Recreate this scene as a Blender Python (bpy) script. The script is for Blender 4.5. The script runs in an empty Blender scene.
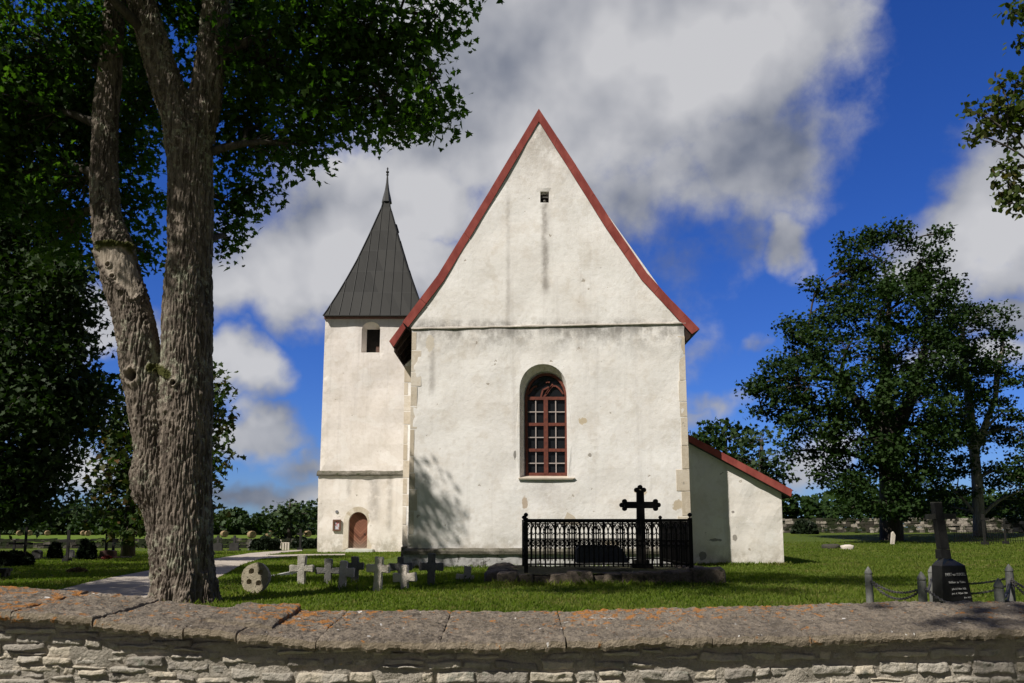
import bpy, bmesh, math, random
import numpy as np
from mathutils import Vector, Matrix, noise, geometry

R = math.radians
rng = np.random.default_rng(11)
random.seed(7)
S = bpy.context.scene
COL = S.collection

# ------------------------------------------------------------------ camera
F, PITCH, EYE, CY = 796.0, R(7.8), 1.2, 421.0
cam = bpy.data.cameras.new('camera')
cam.lens = F / 1024 * 36
cam.sensor_width = 36
cam.shift_y = 79.5 / 1024
cam.clip_end = 5000
camo = bpy.data.objects.new('camera', cam)
COL.objects.link(camo)
camo.location = (0, 0, EYE)
camo.rotation_euler = (R(90) + PITCH, 0, 0)
S.camera = camo
S.view_settings.view_transform = 'Standard'
S.view_settings.look = 'None'
S.view_settings.exposure = 0.30
S.view_settings.gamma = 1.0

def ray(px, py):
    a, b = (px - 512) / F, (CY - py) / F
    return Vector((a, math.cos(PITCH) - b * math.sin(PITCH), math.sin(PITCH) + b * math.cos(PITCH)))

def P(px, py, Y):
    d = ray(px, py)
    t = Y / d.y
    return Vector((d.x * t, Y, EYE + d.z * t))

# ------------------------------------------------------------------ sun
SUN_EL, SUN_AZ = R(49), R(48)          # azimuth: towards the left of straight behind the camera
to_sun = Vector((-math.sin(SUN_AZ) * math.cos(SUN_EL), -math.cos(SUN_AZ) * math.cos(SUN_EL), math.sin(SUN_EL)))
sl = bpy.data.lights.new('sun', 'SUN')
sl.energy = 5.0
sl.angle = R(0.6)
sl.color = (1.0, 0.945, 0.875)
slo = bpy.data.objects.new('sun', sl)
COL.objects.link(slo)
slo.rotation_euler = to_sun.to_track_quat('Z', 'Y').to_euler()
slo.location = (-20, -20, 40)

# ------------------------------------------------------------------ node helper
class NT:
    def __init__(s, tree):
        s.t = tree; s.n = tree.nodes; s.l = tree.links
    def add(s, typ, **kw):
        nd = s.n.new(typ)
        for k, v in kw.items():
            setattr(nd, k, v)
        return nd
    def put(s, sock, v):
        if hasattr(v, 'links') or isinstance(v, bpy.types.NodeSocket):
            s.l.new(v, sock)
        elif isinstance(v, (tuple, list, Vector)):
            v = tuple(v)
            if len(sock.default_value) == 4 and len(v) == 3: v = v + (1,)
            sock.default_value = v
        else:
            sock.default_value = v
    def math(s, op, a, b=0.0, c=None, clamp=False):
        m = s.add('ShaderNodeMath', operation=op, use_clamp=clamp)
        s.put(m.inputs[0], a); s.put(m.inputs[1], b)
        if c is not None: s.put(m.inputs[2], c)
        return m.outputs[0]
    def vmath(s, op, a, b=(0, 0, 0)):
        m = s.add('ShaderNodeVectorMath', operation=op)
        s.put(m.inputs[0], a)
        if op == 'SCALE': s.put(m.inputs['Scale'], b)
        else: s.put(m.inputs[1], b)
        return m.outputs['Value'] if op in ('LENGTH', 'DOT_PRODUCT', 'DISTANCE') else m.outputs[0]
    def mix(s, f, a, b, blend='MIX'):
        m = s.add('ShaderNodeMix', data_type='RGBA', blend_type=blend)
        s.put(m.inputs['Factor'], f); s.put(m.inputs[6], a); s.put(m.inputs[7], b)
        return m.outputs[2]
    def ramp(s, f, lo, hi, smooth=True):
        m = s.add('ShaderNodeMapRange')
        if smooth: m.interpolation_type = 'SMOOTHSTEP'
        s.put(m.inputs[0], f); s.put(m.inputs[1], lo); s.put(m.inputs[2], hi)
        return m.outputs[0]
    def noise(s, vec, scale, detail=4, rough=0.55, dist=0.0):
        m = s.add('ShaderNodeTexNoise')
        if vec is not None: s.l.new(vec, m.inputs['Vector'])
        m.inputs['Scale'].default_value = scale; m.inputs['Detail'].default_value = detail
        m.inputs['Roughness'].default_value = rough; m.inputs['Distortion'].default_value = dist
        return m.outputs['Fac'], m.outputs['Color']
    def pos(s):
        return s.add('ShaderNodeNewGeometry').outputs['Position']
    def obj(s):
        return s.add('ShaderNodeTexCoord').outputs['Object']
    def island(s):
        return s.add('ShaderNodeNewGeometry').outputs['Random Per Island']
    def scalev(s, v, k):
        return s.vmath('MULTIPLY', v, k)
    def sep(s, v):
        m = s.add('ShaderNodeSeparateXYZ'); s.l.new(v, m.inputs[0]); return m.outputs
    def bump(s, h, strength=0.5, dist=0.02, normal=None):
        m = s.add('ShaderNodeBump')
        m.inputs['Strength'].default_value = strength; m.inputs['Distance'].default_value = dist
        s.put(m.inputs['Height'], h)
        if normal is not None: s.l.new(normal, m.inputs['Normal'])
        return m.outputs[0]

def new_mat(name):
    m = bpy.data.materials.new(name); m.use_nodes = True
    k = NT(m.node_tree)
    b = m.node_tree.nodes['Principled BSDF']
    b.inputs['Specular IOR Level'].default_value = 0.25
    return m, k, b

# ------------------------------------------------------------------ world: sky with clouds placed by direction
w = bpy.data.worlds.new('World'); S.world = w; w.use_nodes = True
k = NT(w.node_tree)
bg = w.node_tree.nodes['Background']
sky = k.add('ShaderNodeTexSky', sky_type='NISHITA')
sky.sun_disc = False
sky.sun_elevation = SUN_EL
sky.sun_rotation = math.atan2(to_sun.x, to_sun.y)
sky.air_density = 1.0; sky.dust_density = 0.3; sky.ozone_density = 2.5
SKYK = 0.08
hs = k.add('ShaderNodeHueSaturation')
hs.inputs['Saturation'].default_value = 1.25; hs.inputs['Value'].default_value = 1.0
k.l.new(sky.outputs[0], hs.inputs['Color'])
hz = k.ramp(k.sep(k.add('ShaderNodeTexCoord').outputs['Generated'])[2], 0.30, -0.02)
sky_col = k.mix(1.0, hs.outputs[0], k.mix(hz, (0.40, 0.56, 1.10), (0.34, 0.52, 1.02)), 'MULTIPLY')
dvec = k.add('ShaderNodeTexCoord').outputs['Generated']
n_warp = k.noise(dvec, 4.0, 5, 0.6)[1]
warp = k.vmath('SCALE', k.vmath('SUBTRACT', n_warp, (0.5, 0.5, 0.5)), 0.22)
dw = k.vmath('ADD', dvec, warp)
def blobs(lst, vec):
    out = None
    for (px, py, rx, ry, wgt) in lst:
        c = ray(px, py).normalized()
        l = ray(px, py).length
        kx, ky = F / rx * l, F / ry * l
        v = k.vmath('LENGTH', k.vmath('MULTIPLY', k.vmath('SUBTRACT', vec, c), (kx, kx, ky)))
        v = k.math('MULTIPLY', k.ramp(v, 1.45, 0.15, False), wgt)
        out = v if out is None else k.math('MAXIMUM', out, v)
    return out
CLOUD = [(610, 50, 225, 135, 1.25), (520, 130, 170, 110, 1.15), (735, 40, 135, 105, 1.15), (745, 135, 120, 75, 1.0), (640, 190, 110, 70, .95), (480, 40, 120, 90, 1.0),
         (840, 30, 60, 60, .7), (690, 260, 70, 70, .6), (690, 330, 50, 50, .4), (330, 250, 120, 62, 1.15), (240, 262, 60, 48, 1.1), (440, 215, 80, 60, 1.1), (450, 290, 70, 50, .95), (380, 205, 60, 36, .95),
         (236, 352, 50, 34, 1.0), (85, 335, 56, 46, 1.05), (150, 345, 40, 46, .9), (40, 380, 40, 40, .8), (245, 425, 50, 30, .9), (300, 462, 40, 20, .6), (260, 490, 110, 20, .75), (80, 490, 90, 30, .9), (150, 430, 60, 36, .7), (110, 440, 50, 30, .7),
         (795, 250, 30, 44, .95), (812, 275, 24, 30, .7), (762, 327, 28, 20, .85), (725, 396, 44, 26, .9), (700, 410, 40, 18, .7), (800, 468, 60, 34, .9), (720, 440, 70, 22, .6),
         (965, 250, 90, 62, 1.25), (1040, 225, 90, 85, 1.2), (915, 268, 56, 44, 1.1), (1010, 320, 80, 34, 1.0), (980, 380, 90, 30, .8),
         (1180, 120, 120, 80, 1), (-150, 200, 180, 120, 1), (-120, 420, 160, 50, .8), (1200, 430, 150, 40, .8)]
body = blobs(CLOUD, dw)
fb = k.noise(dvec, 6.0, 12, 0.60, 0.05)[0]
fl0 = k.noise(dvec, 5.0, 4, 0.48, 0.05)[0]
fbs = k.noise(k.vmath('ADD', dvec, (-0.02, -0.008, 0.035)), 5.0, 4, 0.48, 0.05)[0]
sepd = k.sep(dvec)
back = k.math('MULTIPLY', k.ramp(sepd[1], 0.35, -0.1), k.ramp(k.noise(dvec, 2.6, 5)[0], 0.30, 0.50))  # unseen cloud cover behind the camera, added to neutralise the fill light
body = k.math('MAXIMUM', body, back)
dens = k.math('ADD', body, k.math('MULTIPLY', k.math('SUBTRACT', fb, 0.5), 1.7))
alpha = k.ramp(dens, 0.20, 0.78)
DARKC = [(480, 30, 180, 90, .85), (790, 160, 130, 80, .55), (700, 235, 120, 50, .7), (600, 330, 150, 90, .7), (560, 60, 110, 50, .7), (1010, 335, 140, 34, .7), (330, 318, 170, 28, .8), (240, 388, 70, 18, .7), (290, 490, 150, 26, .55), (860, 90, 60, 60, .4)]
dark = k.math('MULTIPLY', blobs(DARKC, dw), 1.0)
lit = k.math('ADD', 0.60, k.math('ADD', k.math('MULTIPLY', k.math('SUBTRACT', fl0, fbs), 3.2), k.math('MULTIPLY', k.math('SUBTRACT', fb, 0.5), 0.35)))
lit = k.math('ADD', lit, k.math('MULTIPLY', k.ramp(dens, 0.35, 1.2), 0.25))
lit = k.math('SUBTRACT', lit, k.math('MULTIPLY', dark, 0.52), clamp=True)
lit = k.math('MULTIPLY', lit, k.ramp(sepd[1], -0.15, 0.35))
ccol = k.mix(lit, k.mix(k.ramp(sepd[1], -0.15, 0.35), (1.20, 1.22, 1.36), (1.65, 1.88, 2.45)), (6.1, 6.1, 6.25))
fin = k.mix(k.math('MULTIPLY', alpha, 0.96), sky_col, ccol)
k.l.new(fin, bg.inputs['Color'])
bg.inputs['Strength'].default_value = SKYK

# ------------------------------------------------------------------ materials
def rock_mat(name, cols, scale=3.0, bump=0.5, bdist=0.02, island=0.0, lichen=None, lichen_amt=0.6, moss=None, moss_amt=0.62, rough=0.9, fine=40):
    m, k, b = new_mat(name)
    p = k.pos()
    f1, _ = k.noise(p, scale, 6, 0.62)
    f2, _ = k.noise(p, scale * 7, 5, 0.6)
    f = k.math('ADD', k.math('MULTIPLY', f1, 0.6), k.math('MULTIPLY', f2, 0.4))
    if island:
        f = k.math('ADD', f, k.math('MULTIPLY', k.math('SUBTRACT', k.island(), 0.5), island))
    c = k.mix(k.ramp(f, 0.33, 0.5), cols[0], cols[1])
    if len(cols) > 2: c = k.mix(k.ramp(f, 0.5, 0.66), c, cols[2])
    if lichen:
        fl, _ = k.noise(p, scale * 2.3, 5, 0.7, 0.5)
        c = k.mix(k.ramp(fl, lichen_amt, lichen_amt + 0.06), c, lichen)
    if moss:
        fm, _ = k.noise(k.vmath('ADD', p, (13, 7, 3)), scale * 1.6, 5, 0.65, 0.3)
        c = k.mix(k.ramp(fm, moss_amt, moss_amt + 0.1), c, moss)
    k.l.new(c, b.inputs['Base Color'])
    b.inputs['Roughness'].default_value = rough
    h1, _ = k.noise(p, fine, 6, 0.65)
    h = k.math('ADD', h1, k.math('MULTIPLY', f1, 1.0))
    k.l.new(k.bump(h, bump, bdist), b.inputs['Normal'])
    return m

def plain_mat(name, c1, c2, scale=6, rough=0.7, bump=0.2, stretch=(1, 1, 1), metallic=0.0, spec=0.25):
    m, k, b = new_mat(name)
    p = k.scalev(k.pos(), stretch)
    f, _ = k.noise(p, scale, 6, 0.6)
    k.l.new(k.mix(k.ramp(f, 0.32, 0.68), c1, c2), b.inputs['Base Color'])
    b.inputs['Roughness'].default_value = rough; b.inputs['Metallic'].default_value = metallic
    b.inputs['Specular IOR Level'].default_value = spec
    if bump: k.l.new(k.bump(k.noise(p, scale * 5, 4)[0], bump, 0.01), b.inputs['Normal'])
    return m

def plaster_mat(name, cols, spots=(), string_z=None, wet_z=0.5, top_z=None, warm=0.0, streaks=()):
    m, k, b = new_mat(name)
    p = k.pos(); xyz = k.sep(p)
    f1, _ = k.noise(p, 0.7, 6, 0.6)
    f2, _ = k.noise(p, 5.0, 8, 0.7)
    f3, _ = k.noise(k.vmath('ADD', p, (31, 5, 9)), 1.6, 7, 0.65)
    c = k.mix(k.ramp(f1, 0.3, 0.7), cols[0], cols[1])
    c = k.mix(k.math('MULTIPLY', k.ramp(f2, 0.44, 0.74), 0.5), c, cols[2])
    c = k.mix(k.math('MULTIPLY', k.ramp(f3, 0.50, 0.70), 0.36), c, (0.56, 0.49, 0.40))
    fpa, _ = k.noise(k.vmath('ADD', p, (71, 5, 29)), 0.9, 3, 0.5)
    c = k.mix(k.math('MULTIPLY', k.ramp(fpa, 0.585, 0.60), 0.28), c, (0.86, 0.84, 0.80))
    fpb, _ = k.noise(k.vmath('ADD', p, (11, 45, 9)), 1.3, 5, 0.6)
    c = k.mix(k.math('MULTIPLY', k.ramp(fpb, 0.60, 0.63), 0.26), c, (0.58, 0.53, 0.45))
    # vertical runs of dirt
    fs, _ = k.noise(k.scalev(p, (2.6, 2.6, 0.10)), 1.0, 5, 0.65)
    c = k.mix(k.math('MULTIPLY', k.ramp(fs, 0.54, 0.76), 0.30), c, (0.40, 0.37, 0.34))
    # small flaked spots
    fp, _ = k.noise(k.vmath('ADD', p, (3, 3, 17)), 3.4, 4, 0.55)
    c = k.mix(k.math('MULTIPLY', k.ramp(fp, 0.715, 0.735), 0.8), c, (0.36, 0.31, 0.25))
    fq, _ = k.noise(k.vmath('ADD', p, (9, 3, 1)), 11, 3, 0.5)
    c = k.mix(k.math('MULTIPLY', k.ramp(fq, 0.73, 0.77), 0.6), c, (0.25, 0.22, 0.18))
    fe, _ = k.noise(k.scalev(p, (1, 1, 0.8)), 2.2, 8, 0.72)
    if string_z is not None:
        d = k.math('SUBTRACT', string_z, xyz[2])
        band = k.math('MULTIPLY', k.ramp(d, -0.35, -0.02), k.ramp(d, 1.3, 0.0))
        c = k.mix(k.math('MULTIPLY', k.math('MULTIPLY', band, k.ramp(fe, 0.36, 0.66)), 0.75), c, (0.20, 0.185, 0.165))
        d2 = k.math('SUBTRACT', string_z, xyz[2])
        b2 = k.math('MULTIPLY', k.ramp(d2, 0.0, 0.03), k.ramp(d2, 0.5, 0.0))
        c = k.mix(k.math('MULTIPLY', k.math('MULTIPLY', b2, k.ramp(fs, 0.42, 0.6)), 0.6), c, (0.16, 0.15, 0.14))
    if top_z is not None:
        g = k.ramp(xyz[2], top_z - 3.4, top_z)
        c = k.mix(k.math('MULTIPLY', k.math('MULTIPLY', g, k.ramp(fe, 0.30, 0.6)), 0.85), c, (0.38, 0.33, 0.275))
    low = k.ramp(xyz[2], wet_z + 0.9, wet_z)
    c = k.mix(k.math('MULTIPLY', k.math('MULTIPLY', low, k.ramp(fe, 0.36, 0.6)), 0.62), c, (0.30, 0.26, 0.19))
    for (sx, sz0, sz1, sw, amt) in streaks:
        dx = k.math('ABSOLUTE', k.math('ADD', k.math('SUBTRACT', xyz[0], sx), k.math('MULTIPLY', k.math('SUBTRACT', f2, 0.5), 0.25)))
        a = k.math('MULTIPLY', k.ramp(dx, sw, 0.0), k.math('MULTIPLY', k.ramp(xyz[2], sz0, sz0 + 0.5), k.ramp(xyz[2], sz1 + 0.05, sz1 - 0.1)))
        a = k.math('MULTIPLY', a, k.ramp(fe, 0.25, 0.6))
        c = k.mix(k.math('MULTIPLY', a, amt), c, (0.24, 0.215, 0.19))
    for (sx, sz, rx, rz, col) in spots:
        v = k.vmath('SUBTRACT', p, (sx, 0, sz))
        v = k.vmath('MULTIPLY', v, (1 / rx, 0, 1 / rz))
        d = k.math('ADD', k.vmath('LENGTH', v), k.math('MULTIPLY', k.math('SUBTRACT', f2, 0.5), 2.2))
        c = k.mix(k.math('MULTIPLY', k.ramp(d, 1.05, 0.92), 0.85), c, col)
    k.l.new(c, b.inputs['Base Color'])
    b.inputs['Roughness'].default_value = 0.95
    b.inputs['Specular IOR Level'].default_value = 0.1
    hb, _ = k.noise(p, 4.5, 7, 0.68)
    hc, _ = k.noise(p, 26, 4, 0.6)
    h = k.math('ADD', k.math('MULTIPLY', hb, 1.0), k.math('MULTIPLY', hc, 0.22))
    h = k.math('SUBTRACT', h, k.math('MULTIPLY', k.ramp(fp, 0.70, 0.735), 0.25))
    k.l.new(k.bump(h, 0.29, 0.05), b.inputs['Normal'])
    return m

def leaf_mat(name, c1, c2, c3, trans=0.3, patch=0.6, tip=None, spec=.15):
    m, k, b = new_mat(name)
    r = k.island()
    f, _ = k.noise(k.pos(), patch, 3)
    f = k.math('ADD', k.math('MULTIPLY', r, 0.6), k.math('MULTIPLY', k.ramp(f, 0.3, 0.7), 0.4))
    c = k.mix(k.ramp(f, 0.0, 0.55, False), c1, c2)
    c = k.mix(k.ramp(f, 0.55, 1.0, False), c, c3)
    if tip:
        f2, _ = k.noise(k.vmath('ADD', k.pos(), (5, 9, 2)), patch * 2.5, 3)
        c = k.mix(k.math('MULTIPLY', k.ramp(f2, 0.5, 0.68), k.ramp(r, 0.2, 0.9)), c, tip)
    k.l.new(c, b.inputs['Base Color'])
    b.inputs['Roughness'].default_value = 0.6; b.inputs['Specular IOR Level'].default_value = spec
    tr = k.add('ShaderNodeBsdfTranslucent')
    k.l.new(k.mix(1.0, c, (1.5, 1.9, 0.5), 'MULTIPLY'), tr.inputs['Color'])
    mx = k.add('ShaderNodeMixShader'); mx.inputs[0].default_value = trans
    k.l.new(b.outputs[0], mx.inputs[1]); k.l.new(tr.outputs[0], mx.inputs[2])
    k.l.new(mx.outputs[0], m.node_tree.nodes['Material Output'].inputs['Surface'])
    return m

def bark_mat(name, c1, c2, lichen=None, amt=0.55, furrow=1.0):
    m, k, b = new_mat(name)
    p = k.pos()
    st = k.scalev(p, (1, 1, 0.16))
    f, _ = k.noise(st, 13, 6, 0.62, 0.6)
    g, _ = k.noise(p, 1.3, 5)
    c = k.mix(k.ramp(f, 0.36, 0.62), c1, c2)
    c = k.mix(k.math('MULTIPLY', k.ramp(g, 0.4, 0.7), 0.4), c, tuple(x * 0.6 for x in c1))
    if lichen:
        fl, _ = k.noise(p, 9, 6, 0.72, 0.4)
        big, _ = k.noise(k.vmath('ADD', p, (2, 8, 4)), 0.9, 3)
        a = k.math('ADD', fl, k.math('MULTIPLY', k.math('SUBTRACT', big, 0.5), 0.5))
        c = k.mix(k.math('MULTIPLY', k.ramp(a, amt, amt + 0.09), 0.85), c, lichen)
    k.l.new(c, b.inputs['Base Color'])
    b.inputs['Roughness'].default_value = 0.95; b.inputs['Specular IOR Level'].default_value = 0.1
    h, _ = k.noise(p, 45, 4, 0.6)
    k.l.new(k.bump(k.math('ADD', k.math('MULTIPLY', f, 1.2), k.math('MULTIPLY', h, 0.35)), 0.8, 0.035 * furrow), b.inputs['Normal'])
    return m

# ------------------------------------------------------------------ object helpers
def empty(name, loc, label, cat, group=None):
    o = bpy.data.objects.new(name, None); COL.objects.link(o)
    o.location = loc; o.empty_display_size = 0.2
    o['label'] = label; o['category'] = cat
    if group: o['group'] = group
    return o

def tag(o, label, cat, group=None):
    o['label'] = label; o['category'] = cat
    if group: o['group'] = group
    return o

def world_loc(o):
    v = Vector((0, 0, 0))
    while o is not None:
        v += Vector(o.location); o = o.parent
    return v

def link(name, me, mat, parent=None, loc=None, smooth=False, kind=None):
    """mesh in WORLD coordinates; origin moved to loc (or the parent's origin)"""
    o = bpy.data.objects.new(name, me); COL.objects.link(o)
    base = world_loc(parent) if parent else Vector((0, 0, 0))
    org = Vector(loc) if loc is not None else base
    if org.length > 0: me.transform(Matrix.Translation(-org))
    if parent: o.parent = parent
    o.location = org - base
    if mat: me.materials.append(mat)
    if smooth:
        me.polygons.foreach_set('use_smooth', [True] * len(me.polygons))
    if kind: o['kind'] = kind
    me.update()
    return o

class MB:
    """collects verts and faces"""
    def __init__(s): s.v = []; s.f = []
    def quadgrid(s, rows):
        n0 = len(s.v); nr, nc = len(rows), len(rows[0])
        for r in rows: s.v += [tuple(p) for p in r]
        for i in range(nr - 1):
            for j in range(nc - 1):
                a = n0 + i * nc + j
                s.f.append((a, a + 1, a + nc + 1, a + nc))
    def box(s, x0, x1, y0, y1, z0, z1):
        n = len(s.v)
        s.v += [(x, y, z) for z in (z0, z1) for y in (y0, y1) for x in (x0, x1)]
        s.f += [tuple(n + i for i in q) for q in ((0, 2, 3, 1), (4, 5, 7, 6), (0, 1, 5, 4), (2, 6, 7, 3), (0, 4, 6, 2), (1, 3, 7, 5))]
    def hexa(s, pts):
        n = len(s.v); s.v += [tuple(p) for p in pts]
        s.f += [tuple(n + i for i in q) for q in ((0, 3, 2, 1), (4, 5, 6, 7), (0, 1, 5, 4), (1, 2, 6, 5), (2, 3, 7, 6), (3, 0, 4, 7))]
    def bar(s, a, b, w, h=None):
        a, b = Vector(a), Vector(b); h = h or w
        d = (b - a).normalized()
        u = d.cross(Vector((0, 0, 1)))
        if u.length < 1e-4: u = Vector((1, 0, 0))
        u.normalize(); v = u.cross(d)
        s.hexa([a - u * w / 2 - v * h / 2, a + u * w / 2 - v * h / 2, a + u * w / 2 + v * h / 2, a - u * w / 2 + v * h / 2,
                b - u * w / 2 - v * h / 2, b + u * w / 2 - v * h / 2, b + u * w / 2 + v * h / 2, b - u * w / 2 + v * h / 2])
    def tube(s, pts, radii, n=8, cap=True):
        pts = [Vector(p) for p in pts]
        n0 = len(s.v); up = Vector((0.31, 0.17, 0.93))
        prev = None
        for i, p in enumerate(pts):
            d = (pts[min(i + 1, len(pts) - 1)] - pts[max(i - 1, 0)]).normalized()
            if prev is None:
                u = d.cross(up)
                if u.length < 0.1: u = d.cross(Vector((1, 0, 0)))
            else:
                u = prev - d * prev.dot(d)
            u.normalize(); prev = u; v = d.cross(u)
            r = radii[i] if hasattr(radii, '__len__') else radii
            for j in range(n):
                a = 2 * math.pi * j / n
                s.v.append(tuple(p + u * (math.cos(a) * r) + v * (math.sin(a) * r)))
        for i in range(len(pts) - 1):
            for j in range(n):
                a, b = n0 + i * n + j, n0 + i * n + (j + 1) % n
                s.f.append((a, b, b + n, a + n))
        if cap:
            s.f.append(tuple(n0 + j for j in range(n))[::-1])
            e = n0 + (len(pts) - 1) * n
            s.f.append(tuple(e + j for j in range(n)))
    def ball(s, c, r, n=8, sz=1.0):
        m = n // 2 + 1
        pts = [(0, 0, -1)]
        self_pts, rad = [], []
        for i in range(m + 1):
            t = math.pi * i / m
            self_pts.append((c[0], c[1], c[2] - math.cos(t) * r * sz)); rad.append(max(math.sin(t) * r, 1e-4))
        s.tube(self_pts, rad, n)
    def lathe(s, c, prof, n=12):
        s.tube([(c[0], c[1], c[2] + z) for z, r in prof], [max(r, 1e-4) for z, r in prof], n)
    def prism(s, poly, y0, y1):
        """poly: (x,z) list; extruded along y"""
        n = len(s.v); m = len(poly)
        s.v += [(x, y0, z) for x, z in poly] + [(x, y1, z) for x, z in poly]
        s.f.append(tuple(range(n, n + m))); s.f.append(tuple(range(n + m, n + 2 * m))[::-1])
        for i in range(m):
            j = (i + 1) % m
            s.f.append((n + i, n + m + i, n + m + j, n + j))
    def mesh(s, name, fix=True):
        me = bpy.data.meshes.new(name); me.from_pydata(s.v, [], s.f)
        if fix:
            bm = bmesh.new(); bm.from_mesh(me)
            bmesh.ops.recalc_face_normals(bm, faces=bm.faces[:]); bm.to_mesh(me); bm.free()
        return me
    def build(s, name, mat, parent=None, loc=None, smooth=False, bevel=0.0, kind=None, rough=0.0, rscale=4.0):
        me = s.mesh(name)
        if bevel:
            bm = bmesh.new(); bm.from_mesh(me)
            bmesh.ops.bevel(bm, geom=[e for e in bm.edges if len(e.link_faces) == 2 and e.calc_face_angle() > 0.5], offset=bevel, segments=2, profile=0.6, affect='EDGES')
            bm.to_mesh(me); bm.free()
        if rough: roughen(me, rough, rscale)
        return link(name, me, mat, parent, loc, smooth, kind)

def roughen(me, amp, scale):
    for v in me.vertices:
        p = v.co * scale
        v.co += Vector((noise.noise(p), noise.noise(p + Vector((7, 3, 1))), noise.noise(p + Vector((1, 9, 5))))) * amp

def panel(outline, holes=(), Y=0.0, step=0.3, amp=0.012, depth=0.5, hole_depth=0.3, inner=None, sides=True, nscale=0.9):
    """wall sheet in the XZ plane with holes; grid filled so that it can be uneven. holes: list of (loop, inner_loop, depth)"""
    loops = [outline] + [h[0] for h in holes]
    vs, es, fs = [], [], []
    def dens(lp):
        out = []
        for i, a in enumerate(lp):
            b = lp[(i + 1) % len(lp)]
            n = max(1, int(math.hypot(b[0] - a[0], b[1] - a[1]) / step))
            out += [(a[0] + (b[0] - a[0]) * t / n, a[1] + (b[1] - a[1]) * t / n) for t in range(n)]
        return out
    dl = [dens(outline)] + [list(h[0]) for h in holes]
    for lp in dl:
        n = len(vs); vs += [Vector(p) for p in lp]
        fs.append(list(range(n, n + len(lp))))
    xs = [p[0] for p in outline]; zs = [p[1] for p in outline]
    nb = len(vs)
    def inside(x, z, lp):
        c = False; j = len(lp) - 1
        for i in range(len(lp)):
            if (lp[i][1] > z) != (lp[j][1] > z) and x < (lp[j][0] - lp[i][0]) * (z - lp[i][1]) / (lp[j][1] - lp[i][1]) + lp[i][0]: c = not c
            j = i
        return c
    def far(x, z):
        return all((x - p.x) ** 2 + (z - p.y) ** 2 > (step * 0.4) ** 2 for p in vs[:nb])
    gx = np.arange(min(xs), max(xs), step); gz = np.arange(min(zs), max(zs), step)
    for i, z in enumerate(gz):
        for x in gx:
            x2 = x + (step / 2 if i % 2 else 0)
            if inside(x2, z, outline) and not any(inside(x2, z, h[0]) for h in holes) and far(x2, z): vs.append(Vector((x2, z)))
    rv, re, rf, *_ = geometry.delaunay_2d_cdt(vs, [], fs, 2, 1e-5)
    mb = MB()
    for i, p in enumerate(rv):
        d = amp * noise.noise(Vector((p.x, p.y, 3.1)) * nscale) * 2 if i >= nb else 0
        mb.v.append((p.x, Y + d, p.y))
    hl = [h[0] for h in holes]
    for f in rf:
        cx = sum(rv[i].x for i in f) / len(f); cz = sum(rv[i].y for i in f) / len(f)
        if inside(cx, cz, outline) and not any(inside(cx, cz, h) for h in hl): mb.f.append(tuple(f))
    if sides:
        o = dl[0]; n = len(mb.v); m = len(o)
        mb.v += [(p[0], Y, p[1]) for p in o] + [(p[0], Y + depth, p[1]) for p in o]
        for i in range(m):
            j = (i + 1) % m; mb.f.append((n + i, n + j, n + m + j, n + m + i))
    for (lp, inn, dd) in holes:
        n = len(mb.v); m = len(lp)
        mb.v += [(p[0], Y, p[1]) for p in lp] + [(p[0], Y + dd, p[1]) for p in inn]
        for i in range(m):
            j = (i + 1) % m; mb.f.append((n + i, n + j, n + m + j, n + m + i))
    return mb

def np_mesh(name, verts, nper, faces_template, nitems):
    """many copies of a small polygon set merged in one mesh. faces_template: list of index lists"""
    me = bpy.data.meshes.new(name)
    nv = len(verts)
    me.vertices.add(nv); me.vertices.foreach_set('co', np.ascontiguousarray(verts, dtype=np.float32).ravel())
    ft = [np.array(f) for f in faces_template]
    loops = np.concatenate(ft); lens = np.array([len(f) for f in ft])
    off = (np.arange(nitems) * nper)[:, None]
    L = (loops[None, :] + off).ravel()
    tot = np.tile(lens, nitems); st = np.concatenate([[0], np.cumsum(tot)[:-1]])
    me.loops.add(len(L)); me.loops.foreach_set('vertex_index', L.astype(np.int32))
    me.polygons.add(len(tot)); me.polygons.foreach_set('loop_start', st.astype(np.int32))
    me.update(calc_edges=True); me.validate()
    return me

def nrm(a): return a / np.maximum(np.linalg.norm(a, axis=-1, keepdims=True), 1e-9)

MAPLE = np.array([(0, -.06), (.10, .05), (.42, -.02), (.30, .20), (.52, .42), (.24, .46), (.20, .66), (0, 1.0), (-.20, .66), (-.24, .46), (-.52, .42), (-.30, .20), (-.42, -.02), (-.10, .05)])
OVAL = np.array([(0, 0), (.28, .25), (.33, .6), (0, 1.0), (-.33, .6), (-.28, .25)])
SPRAY = np.array([(0, 0), (.35, .05), (.30, .32), (.55, .55), (.22, .62), (.10, 1.0), (-.16, .66), (-.5, .70), (-.36, .36), (-.42, .1)])

def leaves(name, pos, size, tmpl, up=0.9, fold=0.12, droop=0.0, outward=None):
    n = len(pos)
    nr = rng.normal(size=(n, 3)); nr[:, 2] += up
    if outward is not None: nr += outward
    nr = nrm(nr)
    t = rng.normal(size=(n, 3)); t[:, 2] -= droop
    t = nrm(t - nr * (t * nr).sum(1, keepdims=True))
    b = np.cross(nr, t)
    s = size * rng.uniform(0.65, 1.3, n)
    T = tmpl
    v = (T[None, :, 0, None] * b[:, None] + (T[None, :, 1, None] - .4) * t[:, None]) * s[:, None, None]
    v += (np.abs(T[None, :, 0, None]) * fold * 2 - T[None, :, 1, None] ** 2 * fold) * nr[:, None] * s[:, None, None]
    v += pos[:, None, :]
    return np_mesh(name, v.reshape(-1, 3), len(T), [list(range(len(T)))], n)

def bez(a, c, b, n):
    return [a * (1 - t) ** 2 + c * 2 * t * (1 - t) + b * t * t for t in np.linspace(0, 1, n)]

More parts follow.
